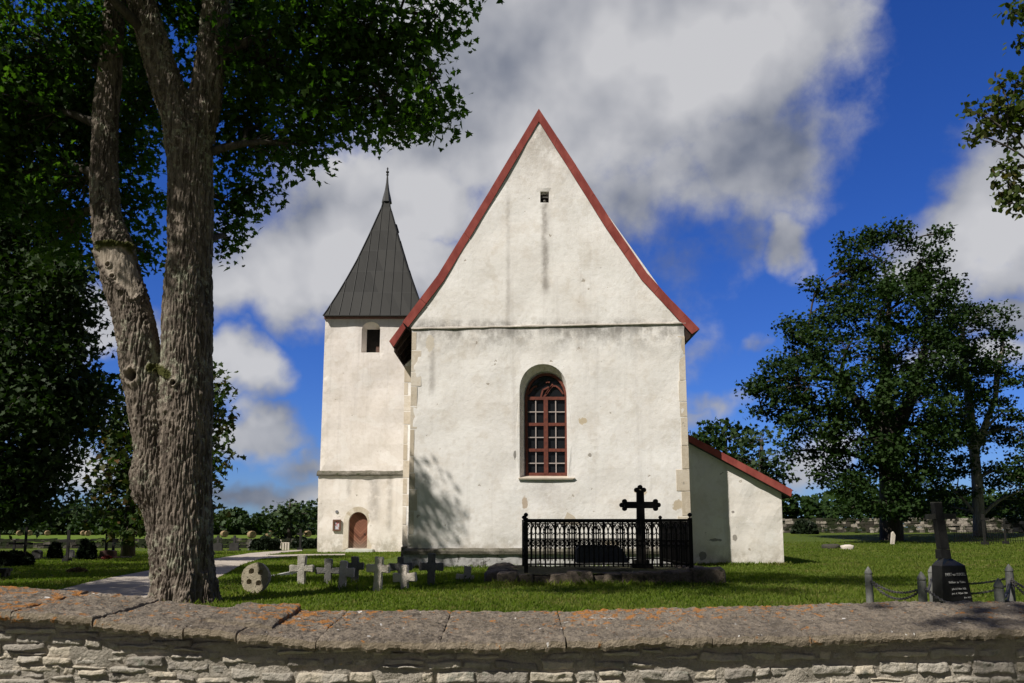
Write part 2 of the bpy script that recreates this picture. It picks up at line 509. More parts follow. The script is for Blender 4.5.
def grow(stems, lobes, per_cluster, spread, twig=0.02, limb=0.09, flat=0.6, hollow=0.5, nseg=7):
    """limbs run from the stems to every lobe's centre, twigs on to leaf clusters; returns wood MB (limbs) and leaf positions"""
    mb = MB(); P_ = []
    nodes = [(np.array(p), r) for st in stems for (p, r) in st]
    for (c, rad, ncl) in lobes:
        c = np.array(c, float); rad = np.array(rad, float)
        best, bd = None, 1e9
        for p, r in nodes:
            d = np.linalg.norm(p - c) + max(0, p[2] - c[2] + 0.4) * 2.0
            if d < bd: bd, best = d, (p, r)
        a, r0 = best
        ln = np.linalg.norm(c - a)
        mid = (a + c) / 2 + np.array([0, 0, 0.18 * ln]) + rng.normal(size=3) * 0.06 * ln
        path = bez(a, mid, c, 7)
        lr = min(limb, r0 * 0.7)
        mb.tube(path, list(np.linspace(lr, twig * 1.6, 7)), nseg)
        for q, rr in zip(path[3:], np.linspace(lr, twig * 1.6, 7)[3:]): nodes.append((q, rr))
        for _ in range(ncl):
            d = nrm(rng.normal(size=3)); rr = hollow + (1 - hollow) * rng.random() ** 0.6
            p = c + d * rad * rr
            q = path[rng.integers(3, 7)]
            l2 = np.linalg.norm(p - q)
            m2 = (p + q) / 2 + rng.normal(size=3) * 0.12 * l2 + np.array([0, 0, 0.06 * l2])
            mb.tube(bez(q, m2, p, 5), list(np.linspace(twig, twig * 0.35, 5)), 4, cap=False)
            n = max(2, int(per_cluster * rng.uniform(0.6, 1.4)))
            pts = p + np.clip(rng.normal(size=(n, 3)), -1.7, 1.7) * spread * np.array([1, 1, flat])
            P_.append(pts)
    return mb, np.concatenate(P_)

def lobes_px(lst, dens):
    out = []
    for (px, py, Y, rx, ry) in lst:
        c = P(px, py, Y); s = Y / F
        out.append((c, (rx * s, (rx + ry) / 2 * s, ry * s), max(3, int(dens * rx * ry * s * s))))
    return out

def stem_tubes(mb, stems, n=10):
    for st in stems: mb.tube([p for p, r in st], [r for p, r in st], n)

# ------------------------------------------------------------------ ground heights
def sm(t): t = min(1, max(0, t)); return t * t * (3 - 2 * t)
def H(x, y):
    h = 1.0 * sm((x - 5.5) / 8) * sm((y - 26) / 34)
    h += 0.05 * noise.noise(Vector((x * 0.16, y * 0.16, 0.5))) * sm((y - 8) / 5)
    return h
def on_ground(px, py):
    z = 0.0
    for _ in range(25):
        d = ray(px, py)
        t = (z - EYE) / d.z if d.z < -1e-4 else 200
        x, y = d.x * t, d.y * t
        z = 0.5 * z + 0.5 * H(x, y)
    return Vector((x, y, z))

# ground sheet
def ground_mat():
    m, k, b = new_mat('grass_ground')
    p = k.pos()
    f1, _ = k.noise(p, 0.35, 5, 0.6); f2, _ = k.noise(p, 6, 6, 0.7); f3, _ = k.noise(p, 45, 3, 0.6)
    c = k.mix(k.ramp(f1, 0.3, 0.7), (0.060, 0.094, 0.011), (0.092, 0.122, 0.016))
    c = k.mix(k.math('MULTIPLY', k.ramp(f2, 0.4, 0.75), 0.6), c, (0.042, 0.068, 0.008))
    c = k.mix(k.math('MULTIPLY', k.ramp(f3, 0.4, 0.7), 0.5), c, (0.115, 0.135, 0.026))
    k.l.new(c, b.inputs['Base Color']); b.inputs['Roughness'].default_value = 0.9; b.inputs['Specular IOR Level'].default_value = 0.1
    k.l.new(k.bump(k.math('ADD', f2, f3), 0.9, 0.06), b.inputs['Normal'])
    return m
GM = ground_mat()
xs = np.unique(np.concatenate([np.linspace(-1500, -60, 16), np.linspace(-60, -16, 23), np.linspace(-16, 20, 61), np.linspace(20, 60, 21), np.linspace(60, 1500, 16)]))
ys = np.unique(np.concatenate([np.linspace(-200, -8, 8), np.linspace(-8, 34, 71), np.linspace(34, 80, 31), np.linspace(80, 300, 12), np.linspace(300, 2500, 10)]))
mb = MB()
mb.quadgrid([[(x, y, H(x, y) if y > 5.2 else (H(x, y) - 0.4)) for x in xs] for y in ys])
g = mb.build('ground', GM, smooth=True, kind='structure')

def field_mat():
    m, k, b = new_mat('meadow')
    p = k.scalev(k.pos(), (0.3, 1, 1))
    f1, _ = k.noise(p, 0.12, 6, 0.6); f2, _ = k.noise(p, 1.5, 5)
    c = k.mix(k.ramp(f1, 0.35, 0.65), (0.085, 0.135, 0.025), (0.115, 0.15, 0.032))
    c = k.mix(k.math('MULTIPLY', k.ramp(f2, 0.4, 0.7), 0.4), c, (0.07, 0.12, 0.02))
    k.l.new(c, b.inputs['Base Color']); b.inputs['Roughness'].default_value = 1.0; b.inputs['Specular IOR Level'].default_value = 0.0
    return m
def hm(x, y): return 0.02 + H(x, y) + 0.1
mb = MB(); mb.quadgrid([[(x, y, hm(x, y)) for x in np.linspace(-160, -6, 40)] for y in np.linspace(60, 176, 30)])
mb.build('hay_field', field_mat(), smooth=True, kind='structure')

# gravel path
def path_mat():
    m, k, b = new_mat('gravel')
    p = k.pos()
    f1, _ = k.noise(p, 0.8, 5); f2, _ = k.noise(p, 40, 4, 0.7)
    c = k.mix(k.ramp(f1, 0.3, 0.7), (0.31, 0.27, 0.22), (0.42, 0.37, 0.31))
    c = k.mix(k.math('MULTIPLY', k.ramp(f2, 0.4, 0.7), 0.5), c, (0.20, 0.18, 0.155))
    k.l.new(c, b.inputs['Base Color']); b.inputs['Roughness'].default_value = 0.95
    k.l.new(k.bump(f2, 0.6, 0.02), b.inputs['Normal'])
    return m
ppx = [(-90, 640), (40, 596), (90, 583), (147, 571.5), (216, 559), (250, 553.6), (285, 550.8), (302, 550.2), (302, 551.3), (285, 552.8), (266, 555.6), (300, 554.7), (345, 554.3), (345, 555.6), (300, 556.1), (262, 559), (240, 566), (216, 580), (160, 610), (100, 650)]
pw = [on_ground(*q) for q in ppx]
pmb = panel([(q.x, q.y) for q in pw], Y=0, step=0.55, amp=0, sides=False)
pmb.v = [(x, z, H(x, z) + 0.025) for (x, _, z) in pmb.v]
pmb.build('gravel_path', path_mat(), smooth=True, kind='structure')
PATH_POLY = [(q.x, q.y) for q in pw]
# lane on the camera's side of the wall
mb = MB(); mb.quadgrid([[(x, y, -0.385) for x in np.linspace(-40, 40, 9)] for y in (-6, -2, 2.6)])
mb.build('lane', path_mat(), kind='structure')

# ================================================================== CHURCH
YF = 26.0                                   # east gable plane
def FP(px, py, Y=YF):
    v = P(px, py, Y); return (v.x, v.z)
strz = FP(549, 325.5)[1]
BEIGE = (0.50, 0.40, 0.27)
spots = [(FP(583, 421)[0], FP(583, 421)[1], .16, .10, (0.55, 0.45, 0.30)), 
         (FP(525, 503)[0], FP(525, 503)[1], .10, .20, (.46, .36, .26)), (FP(641, 492)[0], FP(641, 492)[1], .2, .1, (.58, .48, .34)),
         (FP(678, 505)[0], FP(678, 505)[1], .18, .16, (.5, .41, .28)), (FP(515, 455)[0], FP(515, 455)[1], .05, .14, (.2, .19, .17)),
         (FP(590, 455)[0], FP(590, 455)[1], .06, .06, (.3, .27, .23)), (FP(610, 545)[0], FP(610, 545)[1], .3, .16, (.5, .42, .3)), (FP(430, 343)[0], FP(430, 343)[1], .14, .28, (.60, .54, .44))]
PL = plaster_mat('lime_plaster', [(0.84, 0.82, 0.785), (0.77, 0.74, 0.695), (0.62, 0.58, 0.525)], spots, string_z=strz, wet_z=0.45, top_z=FP(540, 115)[1],
                 streaks=[(FP(545, 205)[0], FP(545, 300)[1], FP(545, 202)[1], .20, .75), (FP(508, 200)[0], FP(508, 330)[1], FP(508, 175)[1], .12, .3), (FP(433, 330)[0], FP(433, 400)[1], FP(433, 326)[1], .16, .5),
                          (FP(548, 480)[0], FP(548, 515)[1], FP(548, 478)[1], .9, .35)])
PLT = plaster_mat('tower_plaster', [(0.82, 0.765, 0.71), (0.74, 0.68, 0.615), (0.60, 0.54, 0.465)], wet_z=0.3,
                  streaks=[(P(375, 490, 44).x, P(375, 525, 44).z, P(375, 473, 44).z, .55, .55), (P(390, 490, 44).x, P(375, 535, 44).z, P(375, 473, 44).z, .25, .5), (P(349, 490, 44).x, P(349, 500, 44).z, P(349, 473, 44).z, .2, .5)])
RED = plain_mat('red_oxide_paint', (0.32, 0.085, 0.068), (0.20, 0.045, 0.038), 2.2, 0.8, 0.25, stretch=(1, 1, .5), spec=0.1)
REDWOOD = plain_mat('brown_red_paint', (0.17, 0.052, 0.033), (0.11, 0.036, 0.026), 8.0, 0.6, 0.2)
DARKWOOD = plain_mat('dark_wood', (0.05, 0.03, 0.022), (0.03, 0.02, 0.016), 8, 0.9, 0.3)
QUOIN = rock_mat('dolomite', [(0.48, 0.41, 0.31), (0.57, 0.50, 0.40), (0.65, 0.59, 0.50)], 1.5, 0.4, 0.02, island=0.35, lichen=(0.3, .27, .22), lichen_amt=0.66)
MOSSY = rock_mat('mossy_plinth', [(0.06, 0.055, 0.04), (0.12, 0.11, 0.085), (0.22, 0.2, 0.17)], 2.2, 0.6, 0.03, moss=(0.035, 0.045, 0.015), moss_amt=0.55)
WET = rock_mat('stained_plaster', [(0.16, 0.15, 0.145), (0.42, 0.41, 0.40), (0.62, 0.60, 0.57)], 1.3, 0.5, 0.03, lichen=(0.10, 0.095, 0.085), lichen_amt=0.58)
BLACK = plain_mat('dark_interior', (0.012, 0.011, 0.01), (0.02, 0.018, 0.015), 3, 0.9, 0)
m, k, b = new_mat('window_glass')
f, _ = k.noise(k.pos(), 3.0, 3)
b.inputs['Base Color'].default_value = (0.012, 0.013, 0.014, 1); b.inputs['Roughness'].default_value = 0.06; b.inputs['Specular IOR Level'].default_value = 0.4
k.l.new(k.bump(f, 0.25, 0.05), b.inputs['Normal'])
GLASS = m
m, k, b = new_mat('faded_muntin_paint'); b.inputs['Base Color'].default_value = (0.42, 0.36, 0.33, 1); MUNTIN = m

church = empty('church', (1.2, YF, 0), 'whitewashed gabled stone church with steep red edged roof and arched window', 'church')

# gable wall with the arched window opening
def pointed(xl, xr, zs, zt, zb, n=9):
    """arch loop, ccw from bottom left"""
    xm = (xl + xr) / 2; hw = (xr - xl) / 2
    pts = [(xl, zb), (xr, zb)]
    for i in range(n + 1):
        a = math.pi / 2 * i / n
        pts.append((xm + hw * math.cos(a) ** 0.92, zs + (zt - zs) * math.sin(a)))
    for i in range(n - 1, -1, -1):
        a = math.pi / 2 * i / n
        pts.append((xm - hw * math.cos(a) ** 0.92, zs + (zt - zs) * math.sin(a)))
    return pts
ol = [FP(407.5, 568), FP(412, 329), FP(409, 326), FP(538.5, 118), FP(684.5, 322), FP(684, 330), FP(692.5, 572)]
ol = ol[::-1]
xl, zb = FP(519.6, 477.5); xr, _ = FP(568, 477.5); zs = FP(543, 390)[1]; zt = FP(543, 364)[1]
YW = YF + 0.42
ixl, izb = FP(526, 476, YW); ixr, _ = FP(567, 476, YW); izs = FP(546, 400, YW)[1]; izt = FP(546, 374.5, YW)[1]
hole = pointed(xl, xr, zs, zt, zb); inn = pointed(ixl, ixr, izs, izt, izb)
vz0, vz1 = FP(545, 202.5)[1], FP(545, 191.5)[1]; vx0, vx1 = FP(540.3, 200)[0], FP(549, 200)[0]
vh = [(vx0, vz0), (vx1, vz0), (vx1, vz1), (vx0, vz1)]
panel(ol, [(hole, inn, 0.42), (vh, vh, 0.3)], Y=YF, step=0.24, amp=0.018, depth=9.5).build('gable_wall', PL, church, smooth=False)
# string course: a thin weathered ledge
mb = MB()
n = 60
a, b_ = FP(411.5, 328), FP(685.5, 322.5)
rows = []
for (dy, dz) in ((0.05, 0.05), (-0.035, 0.0), (-0.045, -0.04), (0.05, -0.09)):
    rows.append([(a[0] + (b_[0] - a[0]) * t, YF + dy + 0.012 * noise.noise((t * 30, dz * 20, 0)), a[1] + (b_[1] - a[1]) * t + dz + 0.014 * noise.noise((t * 22, dz * 9, 4))) for t in np.linspace(0, 1, n)])
mb.quadgrid(rows); mb.build('string_course', rock_mat('string_stone', [(.30, .27, .23), (.44, .40, .35), (.6, .56, .5)], 1.4, .5, .02), church)
# plinth along the wall foot
mb = MB()
px0, px1 = FP(403.5, 560)[0], FP(690, 560)[0]
z_t, z_m, z_b = FP(460, 548)[1], FP(460, 553.5)[1], -0.3
rows = []
for (dy, dz, z) in ((0.02, 0, z_t), (-0.13, 0, z_t - 0.06), (-0.17, 0, z_t - 0.1), (-0.16, 0, z_m - .02), (-0.09, 0, z_m - 0.03)):
    rows.append([(x, YF + dy + 0.02 * noise.noise((x * 4, z * 9, 2)), z + 0.018 * noise.noise((x * 3, z * 9, 7))) for x in np.linspace(px0, px1, 70)])
mb.quadgrid(rows); mb.box(px0, px0 + .02, YF - .13, YF + .4, z_m - .02, z_t - .03)
pl = mb.build('plinth_ledge', MOSSY, church)
mb = MB(); mb.quadgrid([[(x, YF - 0.09 + 0.02 * noise.noise((x * 2, z * 2, 2)), z) for x in np.linspace(px0 + .02, px1, 60)] for z in np.linspace(-0.3, z_m, 8)])
mb.box(px0 + .01, px0 + .03, YF - .085, YF + .5, -.3, z_m)
mb.build('plinth', WET, church)
# quoins on both corners
def quoins(pxa, pya, pxb, pyb, wpx, hs, side, Y, proud=0.006):
    mb = MB(); y = pya
    while y < pyb:
        h = random.uniform(*hs); h = min(h, pyb - y)
        t = (y - pya) / (pyb - pya); x = pxa + (pxb - pxa) * t
        ww = wpx * random.uniform(0.7, 1.15)
        if random.random() < 0.12: ww *= 1.9
        x0, x1 = (x - .4, x + ww) if side > 0 else (x - ww, x + .4)
        A, B = FP(x0, y + h - 0.5, Y), FP(x1, y + 0.2, Y)
        mb.box(A[0], B[0], Y - proud - random.random() * 0.006, Y + 0.5, A[1], B[1])
        y += h
    return mb
quoins(412, 332, 407.8, 546, 6.0, (14, 28), 1, YF).build('corner_quoins', QUOIN, church, bevel=0.008)
quoins(684.2, 336, 692.2, 563, 6.5, (15, 30), -1, YF).build('corner_quoins', QUOIN, church, bevel=0.008)
# triangular repair where the plaster has come off, above the grave railing
tri = [FP(552, 524), FP(580, 525), FP(574, 516), FP(563, 509.5), FP(557, 517)]
mb = MB(); mb.prism(tri, YF - 0.004, YF + 0.1); mb.build('bare_stone_patch', QUOIN, church)
# vent hole with its timber box
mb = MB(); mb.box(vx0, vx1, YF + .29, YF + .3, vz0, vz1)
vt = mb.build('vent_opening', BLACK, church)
mb = MB(); mb.bar((vx0 + .02, YF + .1, (vz0 + vz1) / 2 + .03), (vx1 - .02, YF + .1, (vz0 + vz1) / 2 + .03), .04); mb.ball(((vx0 + vx1) / 2, YF + .12, vz0 + .09), .055, 10)
mb.build('vent_bracket', plain_mat('grey_iron', (.12, .11, .1), (.08, .075, .07), 12, .6), vt)

# window frame
fw = 0.05
win = None
mb = MB()
yw = YW - 0.09
def wx(px): return FP(px, 430, yw)[0]
def wz(py): return FP(546, py, yw)[1]
path = [(ixl + .03, izb)] + [(p[0] * .985 + (ixl + ixr) / 2 * .015, p[1] - .02) for p in inn[2:][::-1]] + [(ixr - .03, izb)]
for i in range(len(path) - 1): mb.bar((path[i][0], yw, path[i][1]), (path[i + 1][0], yw, path[i + 1][1]), .10, .085)
mb.box(ixl, ixr, yw - .045, yw + .05, wz(476), wz(472.8))
for py in (398.5, 424.5, 450.2): mb.box(ixl + .03, ixr - .03, yw - .042, yw + .045, wz(py + 1.5), wz(py - 1.5))
mb.box(wx(545.8) - .07, wx(545.8) + .07, yw - .055, yw + .05, wz(474), wz(399))
win = mb.build('arched_window', REDWOOD, church)
mb = MB()
for px in (535.8, 555.8): mb.box(wx(px) - .016, wx(px) + .016, yw - .02, yw + .02, wz(473), wz(399))
for py in (412, 437.5, 463.3): mb.box(ixl + .05, ixr - .05, yw - .023, yw + .017, wz(py) - .016, wz(py) + .016)
mb.build('muntins', MUNTIN, win)
# tracery: two small pointed lights, the left arc broken
mb = MB()
xm = wx(545.8)
def arc(xa, xb, z0, h, t0=0, t1=1, n=8):
    return [(xa + (xb - xa) * t, yw, z0 + h * math.sin(math.pi * (0.08 + .84 * t))) for t in np.linspace(t0, t1, n)]
for path_ in (arc(xm, wx(563.5), wz(397), .38), arc(wx(540), wx(556), wz(398) + .05, .5, .38, .62, 4), [(xm - .06, yw, wz(397)), (xm + .1, yw, wz(391)), (xm + .24, yw, wz(384))],
              arc(wx(528.5), xm - .05, wz(397), .36, .0, .55), [(wx(541), yw, wz(397)), (wx(543), yw, wz(390)), (wx(549), yw, wz(387))]):
    for i in range(len(path_) - 1): mb.bar(path_[i], path_[i + 1], .05, .055)
mb.bar((ixl + .05, yw, wz(397.6)), (ixr - .05, yw, wz(397.6)), .045, .05)
mb.build('tracery', REDWOOD, win)
mb = MB(); loop = pointed(ixl, ixr, izs, izt, izb)
mb.v = [(p[0], yw + .03, p[1]) for p in loop]; mb.f = [tuple(range(len(loop)))]
mb.build('window_pane', GLASS, win)
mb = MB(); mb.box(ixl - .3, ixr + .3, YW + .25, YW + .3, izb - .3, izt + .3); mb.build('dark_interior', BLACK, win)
A = FP(519, 477.5); B = FP(576, 477.5)
mb = MB(); mb.hexa([(A[0] - .02, YF - .05, A[1] - .06), (B[0] - .12, YF - .05, A[1] - .06), (B[0] - .2, YW - .02, A[1] - .02), (A[0] + .02, YW - .02, A[1] - .02),
                    (A[0] - .02, YF - .05, A[1] - .015), (B[0] - .02, YF - .05, A[1] - .015), (ixr + .02, YW - .02, izb + .02), (ixl - .02, YW - .02, izb + .02)])
mb.build('window_sill', rock_mat('sill_stone', [(.36, .30, .23), (.46, .40, .32)], 4, .3), win, rough=0.01, rscale=9)

# roof: thick skin swept along the church, edged with red boards
YB = YF - 0.045
outer = [FP(388.5, 342, YB), FP(402.5, 322, YB), FP(437.5, 275.5, YB), FP(490, 190, YB), FP(538.8, 108.5, YB), FP(576, 165, YB), FP(612.5, 222.5, YB), FP(647, 273, YB), FP(672, 300.5, YB), FP(699.8, 329, YB)]
inner_ = [FP(392.5, 347, YB), FP(408, 327, YB), FP(443.5, 281, YB), FP(494.5, 196.5, YB), FP(538.8, 121, YB), FP(570.5, 171, YB), FP(606.5, 228.5, YB), FP(641.5, 279.5, YB), FP(667, 307, YB), FP(692, 334, YB)]
SL = plain_mat('roof_slate', (.05, .05, .05), (.035, .035, .037), 2, .8, .3)
mb = MB()
for (p, q, dy0, dy1) in ((outer, inner_, 0.03, 20.0),):
    poly = p[1:] + q[1:][::-1]
    mb.prism([(x, z - .01) for x, z in poly], YB + dy0, YB + dy1)
mb.build('roof', SL, church)
mb = MB()
for i in range(1, len(outer) - 1):
    o0, o1, i0, i1 = outer[i], outer[i + 1], inner_[i], inner_[i + 1]
    nsub = 2
    for q_ in range(nsub):
        L_ = lambda a_, b__, t_: (a_[0] + (b__[0] - a_[0]) * t_, a_[1] + (b__[1] - a_[1]) * t_)
        j0, j1 = q_ / nsub + (.004 if q_ else 0), (q_ + 1) / nsub
        a0_, a1_, c0_, c1_ = L_(o0, o1, j0), L_(o0, o1, j1), L_(i0, i1, j0), L_(i0, i1, j1); yo = YB + random.uniform(-.004, .004); dz_ = random.uniform(-.008, .008)
        mb.hexa([(a0_[0], yo, a0_[1] + dz_), (a1_[0], yo, a1_[1] + dz_), (c1_[0], yo, c1_[1] + dz_), (c0_[0], yo, c0_[1] + dz_),
                 (a0_[0], YB + .05, a0_[1] + .02), (a1_[0], YB + .05, a1_[1] + .02), (c1_[0], YB + .05, c1_[1]), (c0_[0], YB + .05, c0_[1])])
mb.build('bargeboards', RED, church)
# thin metal edging over the boards
# lower eave of the nave behind, sticking out past the gable on the left
Y2 = YF + 0.55
lo = [FP(389.3, 341.5, Y2), FP(403, 323, Y2), FP(406.5, 327, Y2), FP(393.5, 347, Y2)]
mb = MB(); mb.prism(lo, Y2 - .04, Y2 + .01); mb.build('eave_board', RED, church)
mb = MB(); mb.prism([(x, z - .004) for x, z in lo], Y2 + .01, Y2 + 17); mb.build('eave', DARKWOOD, church)
mb = MB()
for i in range(12):
    y = Y2 + .25 + i * .75
    a0 = Vector((lo[3][0] + .04, y, lo[3][1] - .02)); a1 = Vector((lo[2][0] + .35, y, lo[2][1] + .25))
    mb.bar(a0, a1, .09, .12)
mb.box(lo[3][0] + .02, lo[3][0] + .06, Y2, Y2 + 17, lo[3][1] - .17, lo[3][1] - .03)
mb.build('rafter_ends', DARKWOOD, church)
mb = MB()
e = inner_[-1]; mb.prism([(e[0] - .01, e[1] + .05), (e[0] - .05, e[1] - .10), (FP(685, 342)[0], FP(685, 342)[1]), (FP(684.5, 324)[0], FP(684.5, 324)[1])], YB + .08, YB + 17)
mb.build('eave_soffit', DARKWOOD, church)
# long wall of the nave (only its edge shows past the gable's left corner), with quoins
YN = YF + 1.6
nl, nt = FP(402.3, 556, YN), FP(404.6, 365, YN)
mb = MB(); mb.hexa([(nl[0], YN, -.3), (nl[0] + 1.6, YN, -.3), (nl[0] + 1.6, YN + 16, -.3), (nl[0], YN + 16, -.3),
                    (nt[0], YN, nt[1]), (nl[0] + 1.6, YN, nt[1] + 1.5), (nl[0] + 1.6, YN + 16, nt[1] + 1.5), (nt[0], YN + 16, nt[1])])
mb.build('nave_wall', PL, church)
quoins(404.6, 366, 402.2, 545, 5.0, (12, 24), 1, YN).build('corner_quoins', QUOIN, church, bevel=0.008)
mb = MB(); c0 = FP(400.3, 544, YN - .1); c1 = FP(407, 545, YN - .1); mb.hexa([(c0[0], YN - .12, -.2), (c1[0], YN - .12, -.2), (c1[0], YN + .3, -.2), (c0[0], YN + 2, -.2), (c0[0] + .03, YN - .1, c0[1] - .1), (c1[0], YN - .1, c0[1] - .1), (c1[0], YN + .3, c0[1] + .03), (c0[0] + .03, YN + 2, c0[1] - .1)])
mb.build('plinth_corner', MOSSY, church, rough=.015, rscale=6)

# lean-to on the right
YA = YF + 1.5
lp = [FP(676, 575, YA), FP(784.3, 566, YA), FP(781.2, 491.5, YA), FP(690, 441, YA), FP(676, 434, YA)]
spA = [(FP(715, 540, YA)[0], FP(715, 540, YA)[1], .22, .06, (.2, .19, .17)), (FP(703, 556, YA)[0], FP(703, 556, YA)[1], .14, .16, (.16, .155, .14)), (FP(733, 512, YA)[0], FP(733, 512, YA)[1], .05, .04, (.2, .18, .16)), (FP(735, 538, YA)[0], FP(735, 538, YA)[1], .08, .1, (.25, .23, .2))]
PLA = plaster_mat('annex_plaster', [(0.78, 0.74, 0.68), (0.70, 0.66, 0.60), (0.58, 0.54, 0.48)], spA, wet_z=0.05)
ann = panel(lp, Y=YA, step=0.22, amp=0.018, depth=5.0, nscale=1.6).build('lean_to_wall', PLA, church)
YR = YA - .22
ro = [FP(686, 433.5, YR), FP(738, 461, YR), FP(792.5, 490, YR), FP(791, 497, YR), FP(738, 468.5, YR), FP(686, 440.5, YR)]
mb = MB(); mb.prism(ro, YR + .03, YR + 5.4); ar = mb.build('lean_to_roof', SL, church)
mb = MB(); mb.prism([(x, z + .012) for x, z in ro], YR, YR + .03)
mb.build('bargeboard', RED, ar)
mb = MB(); mb.box(ro[3][0] - .02, ro[3][0] + .03, YR + .031, YR + 5.4, ro[3][1] - .03, ro[2][1] - .03); mb.build('eave_board', DARKWOOD, ar)

# ================================================================== BELL TOWER
YT = 44.0
def TP(px, py, Y=YT): v = P(px, py, Y); return (v.x, v.z)
tower = empty('bell_tower', (TP(370, 552)[0], YT, 0), 'tall white bell tower with dark pyramid roof and brown arched door', 'tower')
tl = [(TP(317.3, 556)), (TP(421, 556)), (TP(420, 473)), (TP(417, 317)), (TP(325.2, 317)), (TP(320.0, 473))]
tlu = [TP(319.8, 473), TP(419, 473), TP(417, 316), TP(325.4, 316)]
tll = [(TP(317.6, 553)[0], -.3), (TP(422, 553)[0], -.3), TP(420.5, 473.5), TP(318.8, 473.5)]
wl, wr = TP(361.2, 353)[0], TP(379.8, 353)[0]
wh = pointed(wl, wr, TP(370, 330)[1], TP(370, 321.8)[1], TP(370, 352.5)[1], 7)
wil, wir = TP(366.5, 353, YT + .6)[0], TP(379.6, 353, YT + .6)[0]
wi = [(wil, TP(370, 352.5)[1]), (wir, TP(370, 352.5)[1])] + [(wil + (wir - wil) * (p[0] - wl) / (wr - wl), TP(370, 329.5, YT + .6)[1] if True else p[1]) for p in wh[2:]]
tw = panel(tlu, [(wh, wi, 0.6)], Y=YT, step=0.4, amp=0.03, depth=6.2, nscale=.7).build('upper_wall', PLT, tower)
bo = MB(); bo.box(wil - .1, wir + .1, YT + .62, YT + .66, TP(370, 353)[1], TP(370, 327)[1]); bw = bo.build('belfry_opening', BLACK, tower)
bo = MB(); bo.box(TP(374.5, 340)[0], TP(379, 340)[0], YT + .6, YT + .615, TP(370, 352.4)[1], TP(370, 344)[1]); bo.build('shutter_board', plain_mat('old_board', (.12, .07, .05), (.08, .05, .04), 5), bw)
dl_, dr_ = TP(348.2, 548)[0], TP(367.3, 548)[0]
def round_arch(xl, xr, zs, zb, n=8, k=1.0):
    xm, hw = (xl + xr) / 2, (xr - xl) / 2
    return [(xl, zb), (xr, zb)] + [(xm + hw * math.cos(math.pi * i / (2 * n)), zs + hw * k * math.sin(math.pi * i / (2 * n))) for i in range(2 * n + 1)]
zd0 = TP(358, 548)[1]; zds = TP(358, 522)[1]
dh = round_arch(dl_, dr_, zds, zd0, k=1.05)
panel(tll, [(dh, dh, 0.62)], Y=YT - .10, step=0.4, amp=0.03, depth=6.4, nscale=.7).build('lower_wall', PLT, tower)
# stone surround of the door
mb = MB()
sp = [(dl_, zd0)] + [p for p in dh[2:]][::-1] + [(dr_, zd0)]
xm = (dl_ + dr_) / 2
big = round_arch(dl_ - .27, dr_ + .27, zds, zd0 - .1, k=1.05)
outer_s = [(dl_ - .27, zd0 - .1)] + big[2:][::-1] + [(dr_ + .27, zd0 - .1)]
for i in range(len(sp) - 1):
    a0, a1, b0, b1 = sp[i], sp[i + 1], outer_s[i], outer_s[i + 1]
    j = 1 + 0.25 * (random.random() - .5)
    mb.hexa([(a0[0], YT - .116, a0[1]), (a1[0], YT - .116, a1[1]), (b1[0], YT - .116, b1[1]), (b0[0], YT - .116, b0[1]),
             (a0[0], YT, a0[1]), (a1[0], YT, a1[1]), (b1[0], YT, b1[1]), (b0[0], YT, b0[1])])
mb.build('door_surround', QUOIN, tower, rough=0.012, rscale=4)
m, k, b = new_mat('chevron_planks')
p = k.sep(k.pos())
ax = k.math('ABSOLUTE', k.math('SUBTRACT', p[0], xm + .1))
f = k.math('FRACT', k.math('MULTIPLY', k.math('SUBTRACT', p[2], ax), 6.5))
ln = k.ramp(k.math('ABSOLUTE', k.math('SUBTRACT', f, .5)), .40, .48)
ff, _ = k.noise(k.pos(), 5, 5)
wnn = k.add('ShaderNodeTexWhiteNoise', noise_dimensions='1D'); k.l.new(k.math('FLOOR', k.math('MULTIPLY', k.math('SUBTRACT', p[2], ax), 6.5)), wnn.inputs['W'])
c = k.mix(k.math('ADD', k.math('MULTIPLY', ff, .3), k.math('MULTIPLY', wnn.outputs[0], .7)), (.09, .032, .018), (.30, .13, .08))
c = k.mix(k.ramp(p[2], .9, .1), c, (.20, .15, .11))
k.l.new(k.mix(ln, c, (.03, .015, .01)), b.inputs['Base Color']); b.inputs['Roughness'].default_value = .7
k.l.new(k.bump(ln, .6, -.02), b.inputs['Normal'])
mb = MB(); mb.v = [(x, YT + .12, z) for x, z in dh]; mb.f = [tuple(range(len(dh)))]
door = mb.build('door', m, tower)
mb = MB(); mb.ball((dr_ - .2, YT + .09, 1.0), .035); mb.build('door_handle', plain_mat('iron', (.03, .03, .03), (.02, .02, .02), 9, .5), door)
# ledge half way up
mb = MB()
x0, x1 = TP(317.5, 473)[0], TP(421, 473)[0]; zz = TP(360, 473.6)[1]
rows = [[(x, YT + dy + .02 * noise.noise((x * 3, dz * 7, 1)), zz + dz + up * max(0, noise.noise((x * 1.1, 2, 3))) + .03 * noise.noise((x * 4, dz * 5, 2))) for x in np.linspace(x0, x1, 50)] for (dy, dz, up) in ((.03, .17, .25), (-.16, .04, 0), (-.22, -.03, 0), (-.22, -.10, 0), (-.09, -.13, 0))]
mb.quadgrid(rows); mb.box(x0, x0 + .02, YT - .2, YT + 5, zz - .1, zz + .02); mb.build('ledge', MOSSY, tower)
